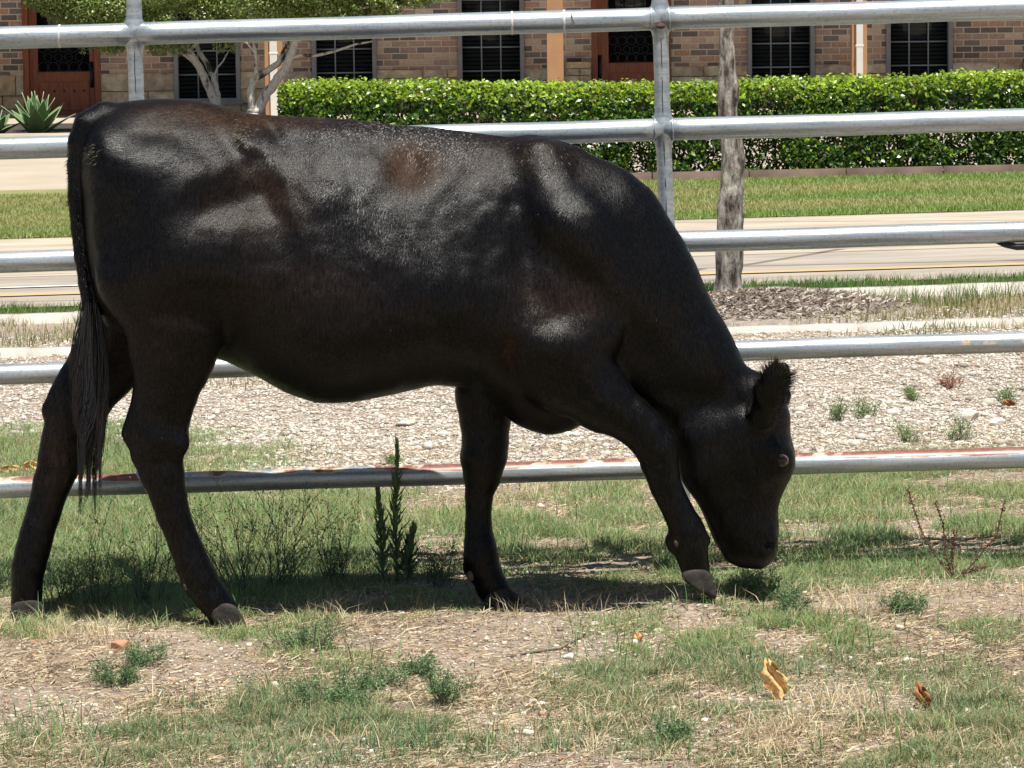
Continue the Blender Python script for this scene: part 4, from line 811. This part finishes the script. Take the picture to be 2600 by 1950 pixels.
# hedge
hx0, hx1 = G(716, 500).x * 26.8 / G(716, 500).y, 6.2; hx0 = W(716, 300, 26.9).x; HY0, HY1 = 26.45, 27.55
hedge = empty('hedge', ((hx0 + hx1) / 2, 27, 0), 'long clipped green hedge with bright sunlit top in front of the brick building', 'hedge')
_hp = [(600, 226), (720, 224), (1300, 222), (1690, 227), (1916, 217), (2278, 206), (2600, 199), (3300, 190)]; _hw = [W(a, b, 27.0) for a, b in _hp]; _hxx = [p.x for p in _hw]; _hzz = [p.z - float(slope(27.0)) * p.x for p in _hw]
def htop(x): return np.interp(x, _hxx, _hzz) + .045 * (fbm(x, 0 * x, 1.6, 4, 3) - .5)
Vs, Cs = [], []
for layer, n in (('front', 90000), ('top', 60000), ('end', 8000), ('in', 45000), ('back', 15000)):
    x = RNG.uniform(hx0, hx1, n); tz = htop(x); z = RNG.uniform(.06, 1, n) * tz; y = RNG.uniform(HY0, HY1, n); gl = slope(27.0) * x
    if layer == 'front':
        y = HY0 + np.abs(RNG.normal(0, .07, n)) - .02; nr = np.stack([RNG.normal(0, .6, n), -1 + RNG.normal(0, .5, n), RNG.normal(.35, .6, n)], 1)
        hole = fbm(x, z, 4.2, 12, 3); keep = (z > tz * .62) | (hole > .44); k = keep; x, y, z, nr, tz, gl = x[k], y[k], z[k], nr[k], tz[k], gl[k]
    elif layer == 'top': z = tz - np.abs(RNG.normal(0, .045, n)) + .012 + .04 * (fbm(x, y, 7, 31, 2) - .4); nr = np.stack([RNG.normal(0, .5, n), RNG.normal(-.3, .5, n), 1 + RNG.normal(0, .4, n)], 1)
    elif layer == 'end': x = hx0 + np.abs(RNG.normal(0, .06, n)); z = z * .93; nr = np.stack([-1 + RNG.normal(0, .5, n), RNG.normal(0, .5, n), RNG.normal(.3, .5, n)], 1)
    elif layer == 'in':
        z = RNG.uniform(.08, 1, n) * tz; nr = RNG.normal(size=(n, 3))
    else: y = HY1 - np.abs(RNG.normal(0, .08, n)); nr = RNG.normal(size=(n, 3)); z = RNG.uniform(.1, 1, n) * tz
    n = len(x); rr = .13                       # round the upper front edge
    over = np.clip(z - (tz - rr), 0, rr); fy = HY0 + rr - np.sqrt(np.clip(rr ** 2 - over ** 2, 0, None)); y = np.maximum(y, fy - .02)
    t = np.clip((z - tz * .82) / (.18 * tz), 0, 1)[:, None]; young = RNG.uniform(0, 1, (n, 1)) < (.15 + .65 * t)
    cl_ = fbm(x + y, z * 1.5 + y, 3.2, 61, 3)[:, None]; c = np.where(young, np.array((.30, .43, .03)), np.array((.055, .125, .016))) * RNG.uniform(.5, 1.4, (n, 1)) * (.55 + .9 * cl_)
    dead = RNG.uniform(0, 1, n) < .02; c[dead] = (.3, .2, .08)
    z = z + np.where(z > tz * .93, (RNG.uniform(0, 1, n) ** 6) * .05, 0)
    kk = (fbm(x, z, 9, 77, 2) > .40) | (layer in ('in', 'back')) | (z > tz * .9); x, y, z, nr, c, gl = x[kk], y[kk], z[kk], nr[kk], c[kk], gl[kk]; n = len(x)
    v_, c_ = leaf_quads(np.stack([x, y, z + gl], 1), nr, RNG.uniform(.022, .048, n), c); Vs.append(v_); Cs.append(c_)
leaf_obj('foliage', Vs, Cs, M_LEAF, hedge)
mb = MB()
for q in range(110):
    x = random.uniform(hx0 + .1, hx1); y = random.uniform(HY0 + .15, HY1 - .15); p = Vector((x, y, float(slope(27.)) * x)); P = [p]
    for i in range(5): p = p + Vector((random.gauss(0, .03), random.gauss(0, .03), .14)); P.append(p)
    mb.tube(P, [.011, .009, .008, .006, .005, .003], 5)
mb.build('stems', M_STEM, hedge)
mb = MB()
for q in range(12):
    xa = hx0 - .1 + q * .72; mb.add([(xa, HY0 - .16, .009 * xa), (xa + .71, HY0 - .16, .009 * (xa + .71)), (xa + .71, HY0 - .16, .009 * (xa + .71) + .15), (xa, HY0 - .16, .009 * xa + .15), (xa, HY0 - .11, .009 * xa), (xa + .71, HY0 - .11, .009 * (xa + .71)), (xa + .71, HY0 - .11, .009 * (xa + .71) + .15), (xa, HY0 - .11, .009 * xa + .15)],
                                     [(0, 1, 2, 3), (3, 2, 6, 7), (5, 4, 7, 6), (0, 3, 7, 4), (1, 5, 6, 2)])
tag(mb.build('garden_edging', noisy('rusty_edging', (.09, .06, .048), (.17, .12, .095), 5, .9, 50, .004), smooth=False), 'low reddish brown edging board along the foot of the hedge', 'edging')

M_BARKL = mat('pale_mottled_bark', (.4, .35, .3), .9, 0, .2); m = M_BARKL; v = coords(m, (1, 1, .6))
L(m, mix(m, ramp(m, noise(m, v, 9, 5, .6), [(.54, (0, 0, 0)), (.62, (1, 1, 1))]), ramp(m, noise(m, v, 60), [(.3, (.48, .43, .37)), (.7, (.72, .67, .59))]), (.07, .065, .055)), B(m).inputs['Base Color']); bump(m, noise(m, v, 40, 5), .9, .012)
def limb(mb, pts, Y, r0, r1, n=9, dy=0.0):
    P = [W(a, b, Y + dy * i) for i, (a, b) in enumerate(pts)]; k = len(P)
    Q = []; 
    for i in range(k - 1):
        for t in range(4): Q.append(P[i].lerp(P[i + 1], t / 4) + Vector((random.gauss(0, r0 * .12), random.gauss(0, r0 * .12), 0)))
    Q.append(P[-1]); mb.tube(Q, [r0 + (r1 - r0) * i / (len(Q) - 1) for i in range(len(Q))], n)
YT = 38.0
def crown(tree, blobs, n, cols, size, seed, m=M_LEAF, holes=.35):
    Vs, Cs = [], []; rng = np.random.default_rng(seed)
    tot = sum(b[3] * b[4] * b[5] for b in blobs)
    for bx_, by_, bz_, rx, ry, rz in blobs:
        k = int(n * rx * ry * rz / tot); d = rng.normal(size=(k, 3)); d /= np.linalg.norm(d, axis=1, keepdims=True); r = rng.uniform(.35, 1, (k, 1)) ** .5
        P = np.array([bx_, by_, bz_]) + d * r * np.array([rx, ry, rz]); cl = fbm(P[:, 0] + P[:, 2] * .7, P[:, 1] * .6 + P[:, 2], 5, seed, 2); kk = cl > holes; P = P[kk]; dd = d[kk]; k = len(P)
        P = P + rng.normal(0, .02, P.shape); c = np.asarray(cols)[rng.choice(len(cols), k)] * rng.uniform(.7, 1.3, (k, 1))
        v_, c_ = leaf_quads(P, dd * .5 + rng.normal(0, .6, (k, 3)) + np.array([0, 0, .5]), rng.uniform(size * .7, size * 1.3, k), c, rng); Vs.append(v_); Cs.append(c_)
    return leaf_obj('crown', Vs, Cs, m, tree)
def px2(px, py, Y, rx, ry, rz): p = W(px, py, Y); return (p.x, Y, p.z, rx, ry, rz)
tA = empty('small_tree', W(560, 345, YT), 'small pale-barked tree with two leaning stems in front of the left window', 'tree')
mb = MB(); limb(mb, [(556, 340), (548, 262), (528, 215), (505, 170), (478, 130), (455, 80), (440, 20), (420, -60)], YT, .052, .028); limb(mb, [(556, 300), (552, 240), (542, 195), (526, 165), (500, 120), (492, 60), (500, -40)], YT, .036, .02, dy=.03)
limb(mb, [(545, 190), (552, 172), (566, 156), (580, 130)], YT, .012, .006); limb(mb, [(505, 170), (470, 140), (400, 110), (300, 80)], YT, .018, .008); limb(mb, [(478, 130), (560, 60), (640, 10)], YT, .02, .008)
mb.build('trunk', M_BARKL, tA)
GC = [(.26, .36, .07), (.12, .2, .04), (.34, .42, .12), (.4, .42, .22)]
bl_ = [px2(420, -40, YT, .8, .5, .28), px2(250, 10, YT, .62, .5, .30), px2(160, -40, YT, .5, .5, .35), px2(330, 50, YT, .45, .4, .22), px2(470, 60, YT, .5, .5, .22), px2(600, 0, YT, .55, .5, .26), px2(430, 105, YT, .3, .3, .14), px2(260, 120, YT, .28, .2, .08), px2(560, 115, YT, .22, .2, .09)]
crown(tA, bl_, 80000, GC, .034, 5, holes=.36)
tB = empty('small_tree', W(646, 345, YT - .7), 'small forked tree with mottled grey bark beside the white downpipe', 'tree'); YT2 = YT - .7
mb = MB(); limb(mb, [(646, 345), (646, 300), (646, 275)], YT2, .085, .078); limb(mb, [(650, 285), (672, 245), (700, 205), (722, 178), (738, 145), (752, 100), (760, 40), (770, -60)], YT2, .06, .03); limb(mb, [(640, 285), (636, 235), (642, 205), (672, 185), (706, 160), (730, 120), (735, 60), (720, -40)], YT2, .042, .026, dy=.02)
limb(mb, [(650, 192), (650, 160), (648, 130), (640, 100), (620, 60)], YT2, .022, .012); limb(mb, [(735, 150), (760, 140), (800, 142), (850, 130), (905, 112), (945, 105)], YT2, .022, .009); limb(mb, [(648, 135), (630, 112), (610, 100)], YT2, .014, .008); limb(mb, [(752, 100), (850, 40), (960, 10)], YT2, .022, .01)
mb.build('trunk', M_BARKL, tB)
bl_ = [px2(800, -30, YT2, .85, .5, .25), px2(930, 0, YT2, .5, .4, .22), px2(700, 10, YT2, .5, .4, .2), px2(840, 30, YT2, .45, .4, .15), px2(1010, -10, YT2, .45, .3, .12), px2(1120, -20, YT2, .3, .3, .08)]
crown(tB, bl_, 60000, GC, .034, 9, holes=.36)
# right tree trunk in mulch
YR = 16.75; tR = empty('street_tree', W(1848, 775, YR), 'tree trunk with rough grey knotty bark standing in the mulch by the kerb', 'tree')
M_BARKR = mat('rough_grey_bark', (.3, .25, .2), .95, 0, .2); m = M_BARKR; v = coords(m, (1, 1, .32))
n1 = noise(m, v, 30, 7, .7); L(m, mix(m, ramp(m, noise(m, coords(m), 6, 4), [(.45, (0, 0, 0)), (.62, (1, 1, 1))]), ramp(m, n1, [(.38, (.05, .04, .033)), (.5, (.25, .225, .20)), (.62, (.48, .45, .40))]), ramp(m, n1, [(.36, (.07, .062, .05)), (.5, (.34, .32, .27)), (.6, (.62, .58, .5))])), B(m).inputs['Base Color']); bump(m, n1, 1., .02)
mb = MB(); pr = [(1846, 790, 46), (1847, 768, 40), (1850, 745, 37), (1851, 700, 34), (1852, 640, 35), (1853, 590, 34), (1852, 545, 34), (1854, 510, 33), (1858, 470, 29), (1860, 420, 29), (1862, 400, 31), (1858, 360, 26), (1855, 320, 24), (1849, 280, 24), (1850, 245, 27), (1848, 215, 26), (1845, 185, 21), (1845, 130, 19), (1843, 80, 19), (1842, 20, 20), (1840, -40, 19), (1836, -150, 18), (1830, -260, 17), (1824, -400, 15)]
V = []; n = 28; Fc = []
for i in range(len(pr) * 3 - 2):
    f = i / 3; a = int(f); t = f - a; q = pr[a]; q2 = pr[min(a + 1, len(pr) - 1)]; px, py, r = [q[j] + (q2[j] - q[j]) * t for j in range(3)]; c0 = W(px, py, YR); r *= YR / F
    for j in range(n):
        th = 2 * math.pi * j / n; rr = r * (1 + .10 * (vnoise(np.array(math.cos(th) * 1.5 + 3), np.array(py / 50.0), 1.6, 7) - .5) * 2 + .05 * math.sin(5 * th + py / 60))
        if abs(py - 235) < 26: rr *= 1 - .18 * math.exp(-((th - 4.6) / .45) ** 2) * math.exp(-((py - 235) / 14) ** 2) + 0
        V.append(c0 + Vector((math.cos(th) * rr, math.sin(th) * rr, 0)))
R_n = len(V) // n; Fc = [(i * n + j, (i + 1) * n + j, (i + 1) * n + (j + 1) % n, i * n + (j + 1) % n) for i in range(R_n - 1) for j in range(n)]
mb.add(V, Fc); mb.build('trunk', M_BARKR, tR)
mb = MB(); top = W(1824, -400, YR)
for q in range(7):
    a = q * .9 + .3; e = top + Vector((math.cos(a) * .35 - .25, math.sin(a) * .3 - .1, .5 + .1 * (q % 3))); mb.tube([top - Vector((0, 0, .12)), top.lerp(e, .4) + Vector((0, 0, .06)), e], [.024, .014, .006], 7)
mb.build('limb', M_BARKR, tR)
crown(tR, [(top.x - .45, YR - .25, top.z + .55, .5, .5, .4), (top.x - .15, YR - .1, top.z + .75, .45, .45, .35)], 7000, GC, .045, 15, holes=.4)

# agaves
M_AGA = mat('agave_leaf', (.12, .2, .1), .45); m = M_AGA; av = N(m, 'ShaderNodeAttribute'); av.attribute_name = 'col'; L(m, av.outputs['Color'], B(m).inputs['Base Color'])
def agave(px, py, hgt, n, label, seed, spread=1.0):
    random.seed(seed); base = W(px, py, 37.6); r = empty('agave', base, label, 'agave plant')
    for q in range(n):
        el = math.radians(40 + 48 * (q / (n - 1)) ** .9); az = q * 2.4; Ln = hgt * random.uniform(.85, 1.08) * (1.15 if el < .9 else 1); d = Vector((math.cos(az) * math.cos(el) * spread, math.sin(az) * math.cos(el), math.sin(el))); sd = Vector((-math.sin(az), math.cos(az), 0)); up = d.cross(sd) * -1
        if up.z < 0: up = -up
        V = []; C = []; ns = 9
        for i in range(ns + 1):
            t = i / ns; w = .080 * (math.sin(min(t * 1.35 + .35, 1.35 + .35) / 1.7 * math.pi) ** .8 if t < .98 else 0) * (1 - t ** 5) + .0015; c = base + d * Ln * t + Vector((0, 0, -.10 * (t ** 2) * math.cos(el)))
            gsh = (.10 + .03 * random.random(), .20, .075)
            for k, (sx, dz) in enumerate(((-1, .030), (-.93, .026), (0, -.02), (.93, .026), (1, .030))): V.append(c + sd * w * sx + up * dz * (1 - t)); C.append((.3, .38, .2) if abs(sx) == 1 or t > .95 else tuple(x * (.85 + .3 * t) for x in gsh))
        Fc = [(i * 5 + j, i * 5 + j + 1, (i + 1) * 5 + j + 1, (i + 1) * 5 + j) for i in range(ns) for j in range(4)]
        mb = MB(); mb.add(V, Fc); mb.c = C; o = mb.build('leaf', M_AGA, r); s = o.modifiers.new('s', 'SOLIDIFY'); s.thickness = .006
agave(95, 356, .52, 26, 'big green agave with pale edged pointed leaves by the left door', 3)
agave(-12, 350, .36, 12, 'agave cut off by the left edge of the photo', 4, 1.1)
# low dark stones in the bed at left
# ================================================================== PLANTS AND DEBRIS NEAR THE COW
M_WEED = leafy('weed_leaf', .55, .25, .3); M_WSTEM = leafy('weed_stem', .7, 0, .3)
def tall_weed(px, py, hpx, label, seed, lean=0):
    random.seed(seed); b = G(px, py); s = b.y / F; r = empty('tall_weed', b, label, 'weed', 'tall leafy weeds under the cow'); H = hpx * s; mb = MB()
    P = [b + Vector((lean * H * (i / 6) ** 1.5 + random.gauss(0, .002), 0, H * i / 6)) for i in range(7)]; mb.tube(P, [.0035 - .0025 * i / 6 for i in range(7)], 6, (.10, .13, .06)); mb.build('stem', M_WSTEM, r)
    Pl, Nn = [], []; V = []; Fc = []; C = []; n = 110
    for q in range(n):
        t = .08 + .92 * q / n; k = t * 6; i = min(int(k), 5); c = P[i].lerp(P[i + 1], k - i); az = q * 2.4; el = math.radians(random.uniform(30, 70) + 15 * t); Ln = (.052 - .026 * t) * random.uniform(.6, 1.3) * (1.2 - abs(t - .4)); w = .0052 * random.uniform(.6, 1.1)
        d = Vector((math.cos(az) * math.cos(el), math.sin(az) * math.cos(el), math.sin(el))); sd = Vector((-math.sin(az), math.cos(az), 0)); o = len(V); m2 = c + d * Ln * .5 - Vector((0, 0, .001)); e = c + d * Ln + Vector((0, 0, .008))
        V += [c, m2 + sd * w, e, m2 - sd * w]; Fc.append((o, o + 1, o + 2, o + 3)); g = random.uniform(.7, 1.2); C += [(.19 * g, .27 * g, .13 * g)] * 4
    mb = MB(); mb.add(V, Fc); mb.c = C; mb.build('leaves', M_WEED, r)
tall_weed(1005, 1490, 375, 'tallest narrow-leaved weed with its tip above the bottom rail', 1, .03); tall_weed(972, 1485, 245, 'shorter narrow-leaved weed left of the tallest one', 2, -.03); tall_weed(1030, 1488, 150, 'low narrow-leaved shoot at the foot of the tallest weed', 8, .15)
def twig_weed(px, py, hpx, wpx, label, seed, spread=1.0, n=16, col=(.085, .12, .07), name='twiggy_weed', grp='bare twiggy weeds in the grass under the cow', leafn=60):
    leafn = leafn * 2; random.seed(seed); b = G(px, py); s = b.y / F; r = empty(name, b, label, 'weed', grp); mb = MB(); tips = []
    def br(p, d, ln, rad, dep):
        P = [p]
        for i in range(4): d = (d + Vector((random.gauss(0, .13), random.gauss(0, .13), .05))).normalized(); p = p + d * ln / 4; P.append(p)
        mb.tube(P, [rad * (1 - .15 * i) for i in range(5)], 4, col)
        tips.append(P[-1])
        if dep > 0:
            for q in range(random.randint(2, 4)):
                k = random.randint(1, 4); br(P[k], (d + Vector((random.gauss(0, .55), random.gauss(0, .55), random.uniform(0, .4)))).normalized(), ln * random.uniform(.4, .65), rad * .6, dep - 1)
    for q in range(n):
        a = random.uniform(0, 6.28); sp = random.uniform(.1, 1.2) * wpx / hpx * 1.1 * spread; br(b + Vector((random.gauss(0, wpx * s * (.12 + .1 * (spread > 1))), random.gauss(0, .02), -.005)), Vector((math.cos(a) * sp, math.sin(a) * sp * .6, 1)).normalized(), hpx * s * random.uniform(.35, .85), .0014, 2)
    mb.build('twigs', M_WSTEM, r)
    if leafn:
        T = np.array([list(t) for t in tips]); rng = np.random.default_rng(seed); k = rng.choice(len(T), leafn * 6); T = T[k] + rng.normal(0, .007, (len(k), 3)); T[:, 2] = np.maximum(T[:, 2], b.z)
        lc = np.array(col)[None] * np.array([1.5, 1.9, 1.3]) * rng.uniform(.6, 1.4, (len(T), 1)); v_, c_ = leaf_quads(T, rng.normal(size=T.shape), rng.uniform(.004, .012, len(T)), lc, rng, .3); leaf_obj('leaflets', [v_], [c_], M_WEED, r)
TW = [(250, 1545, 210, 150, 'twiggy weed between the two hind legs'), (370, 1535, 260, 170, 'tall twiggy weed just left of the near hind leg'), (610, 1520, 280, 190, 'large twiggy weed just right of the near hind leg'), (720, 1500, 260, 190, 'wide twiggy weed under the belly'), (850, 1490, 190, 140, 'twiggy weed left of the tall leafy weeds'), (1120, 1500, 130, 110, 'small twiggy weed between the leafy weeds and the far front leg'), (160, 1530, 150, 110, 'low twiggy weed right of the far hind leg')]
for i, t in enumerate(TW): twig_weed(*t, seed=20 + i)
ROS = [(290, 1735, 65, 90, 'small grey-green weed on the bare soil left of the brick lump shadow'), (960, 1745, 60, 120, 'flat grey-green weed clump on the bare soil in the middle'), (1065, 1710, 55, 100, 'grey-green weed right of the flat clump in the middle'), (800, 1790, 120, 250, 'largest grey-green bushy weed in the foreground'), (900, 1800, 60, 110, 'grey-green weed joined to the right of the largest bushy one'), (790, 1655, 100, 180, 'feathery green weed in front of the near hind hoof'), (360, 1690, 60, 70, 'tiny green weed beside the brick lump'),
       (1130, 1790, 100, 60, 'thin branching grey weed right of the middle clumps'), (1900, 1510, 80, 150, 'dark green bushy weed under the muzzle'), (1720, 1880, 60, 90, 'sparse weed at the bottom right of centre'), (2020, 1555, 60, 60, 'dry little weed right of the muzzle weed'), (2290, 1560, 60, 60, 'dry little weed below the dock plant')]
for i, t in enumerate(ROS): twig_weed(*t, seed=60 + i, spread=1.5, n=22, col=(.105, .135, .085), name='low_weed', grp='low weeds on the bare soil', leafn=110)
# dock plant with red-brown seeds
random.seed(77); b = G(2420, 1475); r = empty('dock_plant', b, 'dried dock plant with red-brown seed stalks right of the head', 'plant'); mb = MB(); sd_ = MB(); s = b.y / F
for pts in ([(2420, 1475), (2370, 1400), (2340, 1350), (2320, 1290), (2305, 1240)], [(2420, 1475), (2400, 1400), (2395, 1330), (2375, 1275)], [(2430, 1475), (2480, 1420), (2530, 1360), (2550, 1275)], [(2425, 1475), (2415, 1420), (2425, 1350)], [(2420, 1475), (2450, 1455), (2500, 1440)]):
    P = [W(a, c, b.y) for a, c in pts]; Q = [P[i].lerp(P[i + 1], t / 5) for i in range(len(P) - 1) for t in range(5)] + [P[-1]]; mb.tube(Q, .0018, 5, (.13, .08, .055))
    for q in range(120):
        i = random.randint(2, len(Q) - 1); c = Q[i] + Vector([random.gauss(0, .0035) for _ in range(3)]); ball(sd_, c, random.uniform(.0012, .0026), n=5, rows=3, col=(random.uniform(.09, .16), .05, .032))
mb.build('stalk', M_WSTEM, r); sd_.build('seeds', leafy('dock_seed', .8, 0), r, smooth=False)
# tall grass stalks in the right foreground, small red weed in gravel
twig_weed(2410, 985, 45, 90, 'low reddish weed on the gravel right of the head', 91, 1.0, 18, (.22, .08, .06), 'red_weed', 'weeds growing in the gravel', 30)
for i, t in enumerate([(2130, 1065, 60, 60, 'green weed on the gravel just right of the face'), (2200, 1060, 50, 90, 'wide green weed on the gravel right of the face'), (2310, 1015, 40, 60, 'dark little weed left of the red one'), (2560, 1030, 60, 100, 'weed with a brown leaf at the right edge of the gravel'), (2440, 1125, 75, 110, 'leafy weed on the gravel just above the bottom rail'), (2300, 1130, 65, 70, 'thin weed on the gravel above the bottom rail'), (1000, 1175, 20, 30, 'tiny sprout in the gravel near the tall weed')]):
    twig_weed(*t, seed=100 + i, n=14, col=(.13, .16, .08), name='gravel_weed', grp='weeds growing in the gravel', leafn=50)
# dry leaves
M_DLEAF = mat('dry_leaf', (.6, .42, .2), .75); m = M_DLEAF; a = N(m, 'ShaderNodeAttribute'); a.attribute_name = 'col'; L(m, mix(m, 1., a.outputs['Color'], ramp(m, noise(m, coords(m), 150, 4), [(.3, (.6, .5, .4)), (.6, (1.1, 1.1, 1.1))]), 'MULTIPLY'), B(m).inputs['Base Color'])
def dry_leaf(px, py, wpx, hpx, col, label, seed, tilt=1.0):
    random.seed(seed); b = G(px, py); s = b.y / F; n = 14; V = []; C = []
    for i in range(n + 1):
        for j in range(n + 1):
            u, v2 = i / n * 2 - 1, j / n; w = (math.sin(math.pi * min(max(v2, .03), .98)) ** .55) * (1 + .22 * math.sin(v2 * 19 + seed + (1.7 if u > 0 else 0)))
            x = u * w * wpx / 2 * s; z = v2 * hpx * s * tilt; y = .35 * hpx * s * (v2 - .5) * (1.2 - tilt) * 2 + abs(u) ** 1.5 * .010 * math.cos(u * 2 + seed) + .006 * math.sin(v2 * 11 + u * 5 + seed); x += .12 * hpx * s * math.sin(v2 * 3 + seed)
            V.append(b + Vector((x, y, z + .002 + .005 * math.sin(u * 6 + v2 * 7)))); C.append(tuple(c * random.uniform(.85, 1.1) for c in col))
    Fc = [(i * (n + 1) + j, (i + 1) * (n + 1) + j, (i + 1) * (n + 1) + j + 1, i * (n + 1) + j + 1) for i in range(n) for j in range(n)]
    mb = MB(); mb.add(V, Fc); mb.c = C; o = mb.build('dry_leaf', M_DLEAF); q = o.modifiers.new('s', 'SOLIDIFY'); q.thickness = .0006; return tag(o, label, 'leaf', 'fallen dry leaves')
dry_leaf(1962, 1782, 62, 105, (.74, .5, .22), 'large curled yellow dry leaf standing in the grass at lower right', 1); dry_leaf(2345, 1800, 36, 62, (.42, .17, .07), 'rust-brown curled leaf at lower right', 2)
dry_leaf(1622, 1628, 26, 22, (.62, .34, .14), 'small orange leaf in the grass below the front hooves', 3, .8); dry_leaf(805, 1275, 34, 22, (.5, .24, .1), 'small brown leaf just behind the bottom rail', 4, .7); dry_leaf(25, 1200, 60, 26, (.72, .42, .18), 'orange dry leaf at the far left behind the bottom rail', 5, .6); dry_leaf(78, 1195, 50, 30, (.68, .42, .2), 'crumpled orange leaf beside the far hind leg', 6, .7)
dry_leaf(2560, 1035, 34, 24, (.4, .2, .1), 'brown leaf caught in the weed at the right edge', 7, .8)
# brick lump and stones
def lump(name, px, py, wpx, hpx, col, label, cat, seed, m=None, group=None):
    random.seed(seed); b = G(px, py); s = b.y / F; bm = bmesh.new(); bmesh.ops.create_icosphere(bm, subdivisions=3, radius=1)
    dirs = [Vector((random.gauss(0, 1), random.gauss(0, 1), random.gauss(0, 1))).normalized() for _ in range(9)]; cut = [random.uniform(.55, .85) for _ in dirs]
    for v_ in bm.verts:
        p = v_.co.copy()
        for d, c in zip(dirs, cut):
            e = p.dot(d) - c
            if e > 0: p -= d * e * .92
        v_.co = b + Vector((p.x * wpx / 2 * s * 1.2, p.y * wpx / 2 * s * .9, p.z * hpx * s * .62 + hpx * s * .35))
    me = bpy.data.meshes.new(name); bm.to_mesh(me); bm.free(); me.materials.append(m or noisy(name + '_stuff', tuple(c * .7 for c in col), col, 60, .9, 120, .002)); o = link(bpy.data.objects.new(name, me)); return tag(o, label, cat, group)
lump('brick_chunk', 308, 1655, 56, 34, (.5, .26, .15), 'broken orange brick chunk on the soil below the hind legs', 'brick', 4)
lump('brick_chunk', 95, 1635, 34, 14, (.5, .24, .15), 'low flat brick fragment in the dry grass at left', 'brick', 5)
MS_ = noisy('white_stone', (.5, .46, .4), (.76, .71, .63), 50, .9, 90, .003)
for i, (px, py, w, h, lab) in enumerate([(1030, 1082, 44, 18, 'pale rock on the gravel left of the far front leg'), (1090, 1140, 26, 20, 'grey rock on the gravel above the bottom rail'), (2350, 925, 32, 17, 'rounded white rock on the gravel at upper right'), (2455, 1068, 60, 30, 'largest white rock on the gravel at right'), (2530, 1085, 48, 26, 'flat white rock right of the largest one'), (1620, 1052, 30, 14, 'pale rock behind the near foreleg knee'), (1445, 1672, 26, 16, 'white stone beside the end of the stick'), (1375, 1795, 26, 16, 'white stone in the middle foreground'), (1020, 1562, 24, 14, 'white stone near the far front hoof'), (1412, 1720, 22, 14, 'white stone below the stick'), (2100, 900, 46, 12, 'pale flat rock on the gravel near the ear')]):
    lump('rock', px, py, w, h, None or (.7, .66, .58), lab, 'rock', 30 + i, MS_, 'pale rocks on the gravel and soil')
# sticks
M_STK = noisy('stick_bark', (.09, .065, .05), (.2, .15, .11), 40, .9, 90, .002)
for i, (pts, rad, lab) in enumerate([([(1290, 1672), (1350, 1660), (1425, 1648), (1462, 1625), (1488, 1612)], .0035, 'dark crooked stick on the soil below the front legs'), ([(340, 1622), (400, 1608), (462, 1590)], .0035, 'pale brown stick lying by the near hind hoof'), ([(170, 1702), (210, 1706), (255, 1707)], .0022, 'thin dark stick on the soil below the brick chunk'), ([(1810, 1910), (1960, 1905), (2080, 1898), (2170, 1903)], .0028, 'long thin stick at the bottom right'), ([(1590, 1925), (1680, 1935), (1750, 1930)], .003, 'thin stick at the bottom centre'), ([(385, 1660), (430, 1650), (480, 1638)], .002, 'thin red twig near the brick chunk'), ([(2400, 1755), (2350, 1748)], .003, 'short dark stick above the rust-brown leaf')]):
    P = []; 
    for a, c in pts: g = G(a, c); P.append(Vector((g.x, g.y, float(gz(g.x, g.y)) + rad * .9)))
    Q = [P[j].lerp(P[j + 1], t / 4) + Vector((random.gauss(0, rad * .3), 0, 0)) for j in range(len(P) - 1) for t in range(4)] + [P[-1]]; mb = MB(); mb.tube(Q, [rad * (1 - .5 * j / (len(Q) - 1)) for j in range(len(Q))], 7)
    if i == 0: e = P[2]; mb.tube([e, e + Vector((.02, -.02, .006)), e + Vector((.028, -.035, .004))], [.0025, .002, .001], 6)
    tag(mb.build('stick', M_STK), lab, 'stick', 'sticks on the ground')
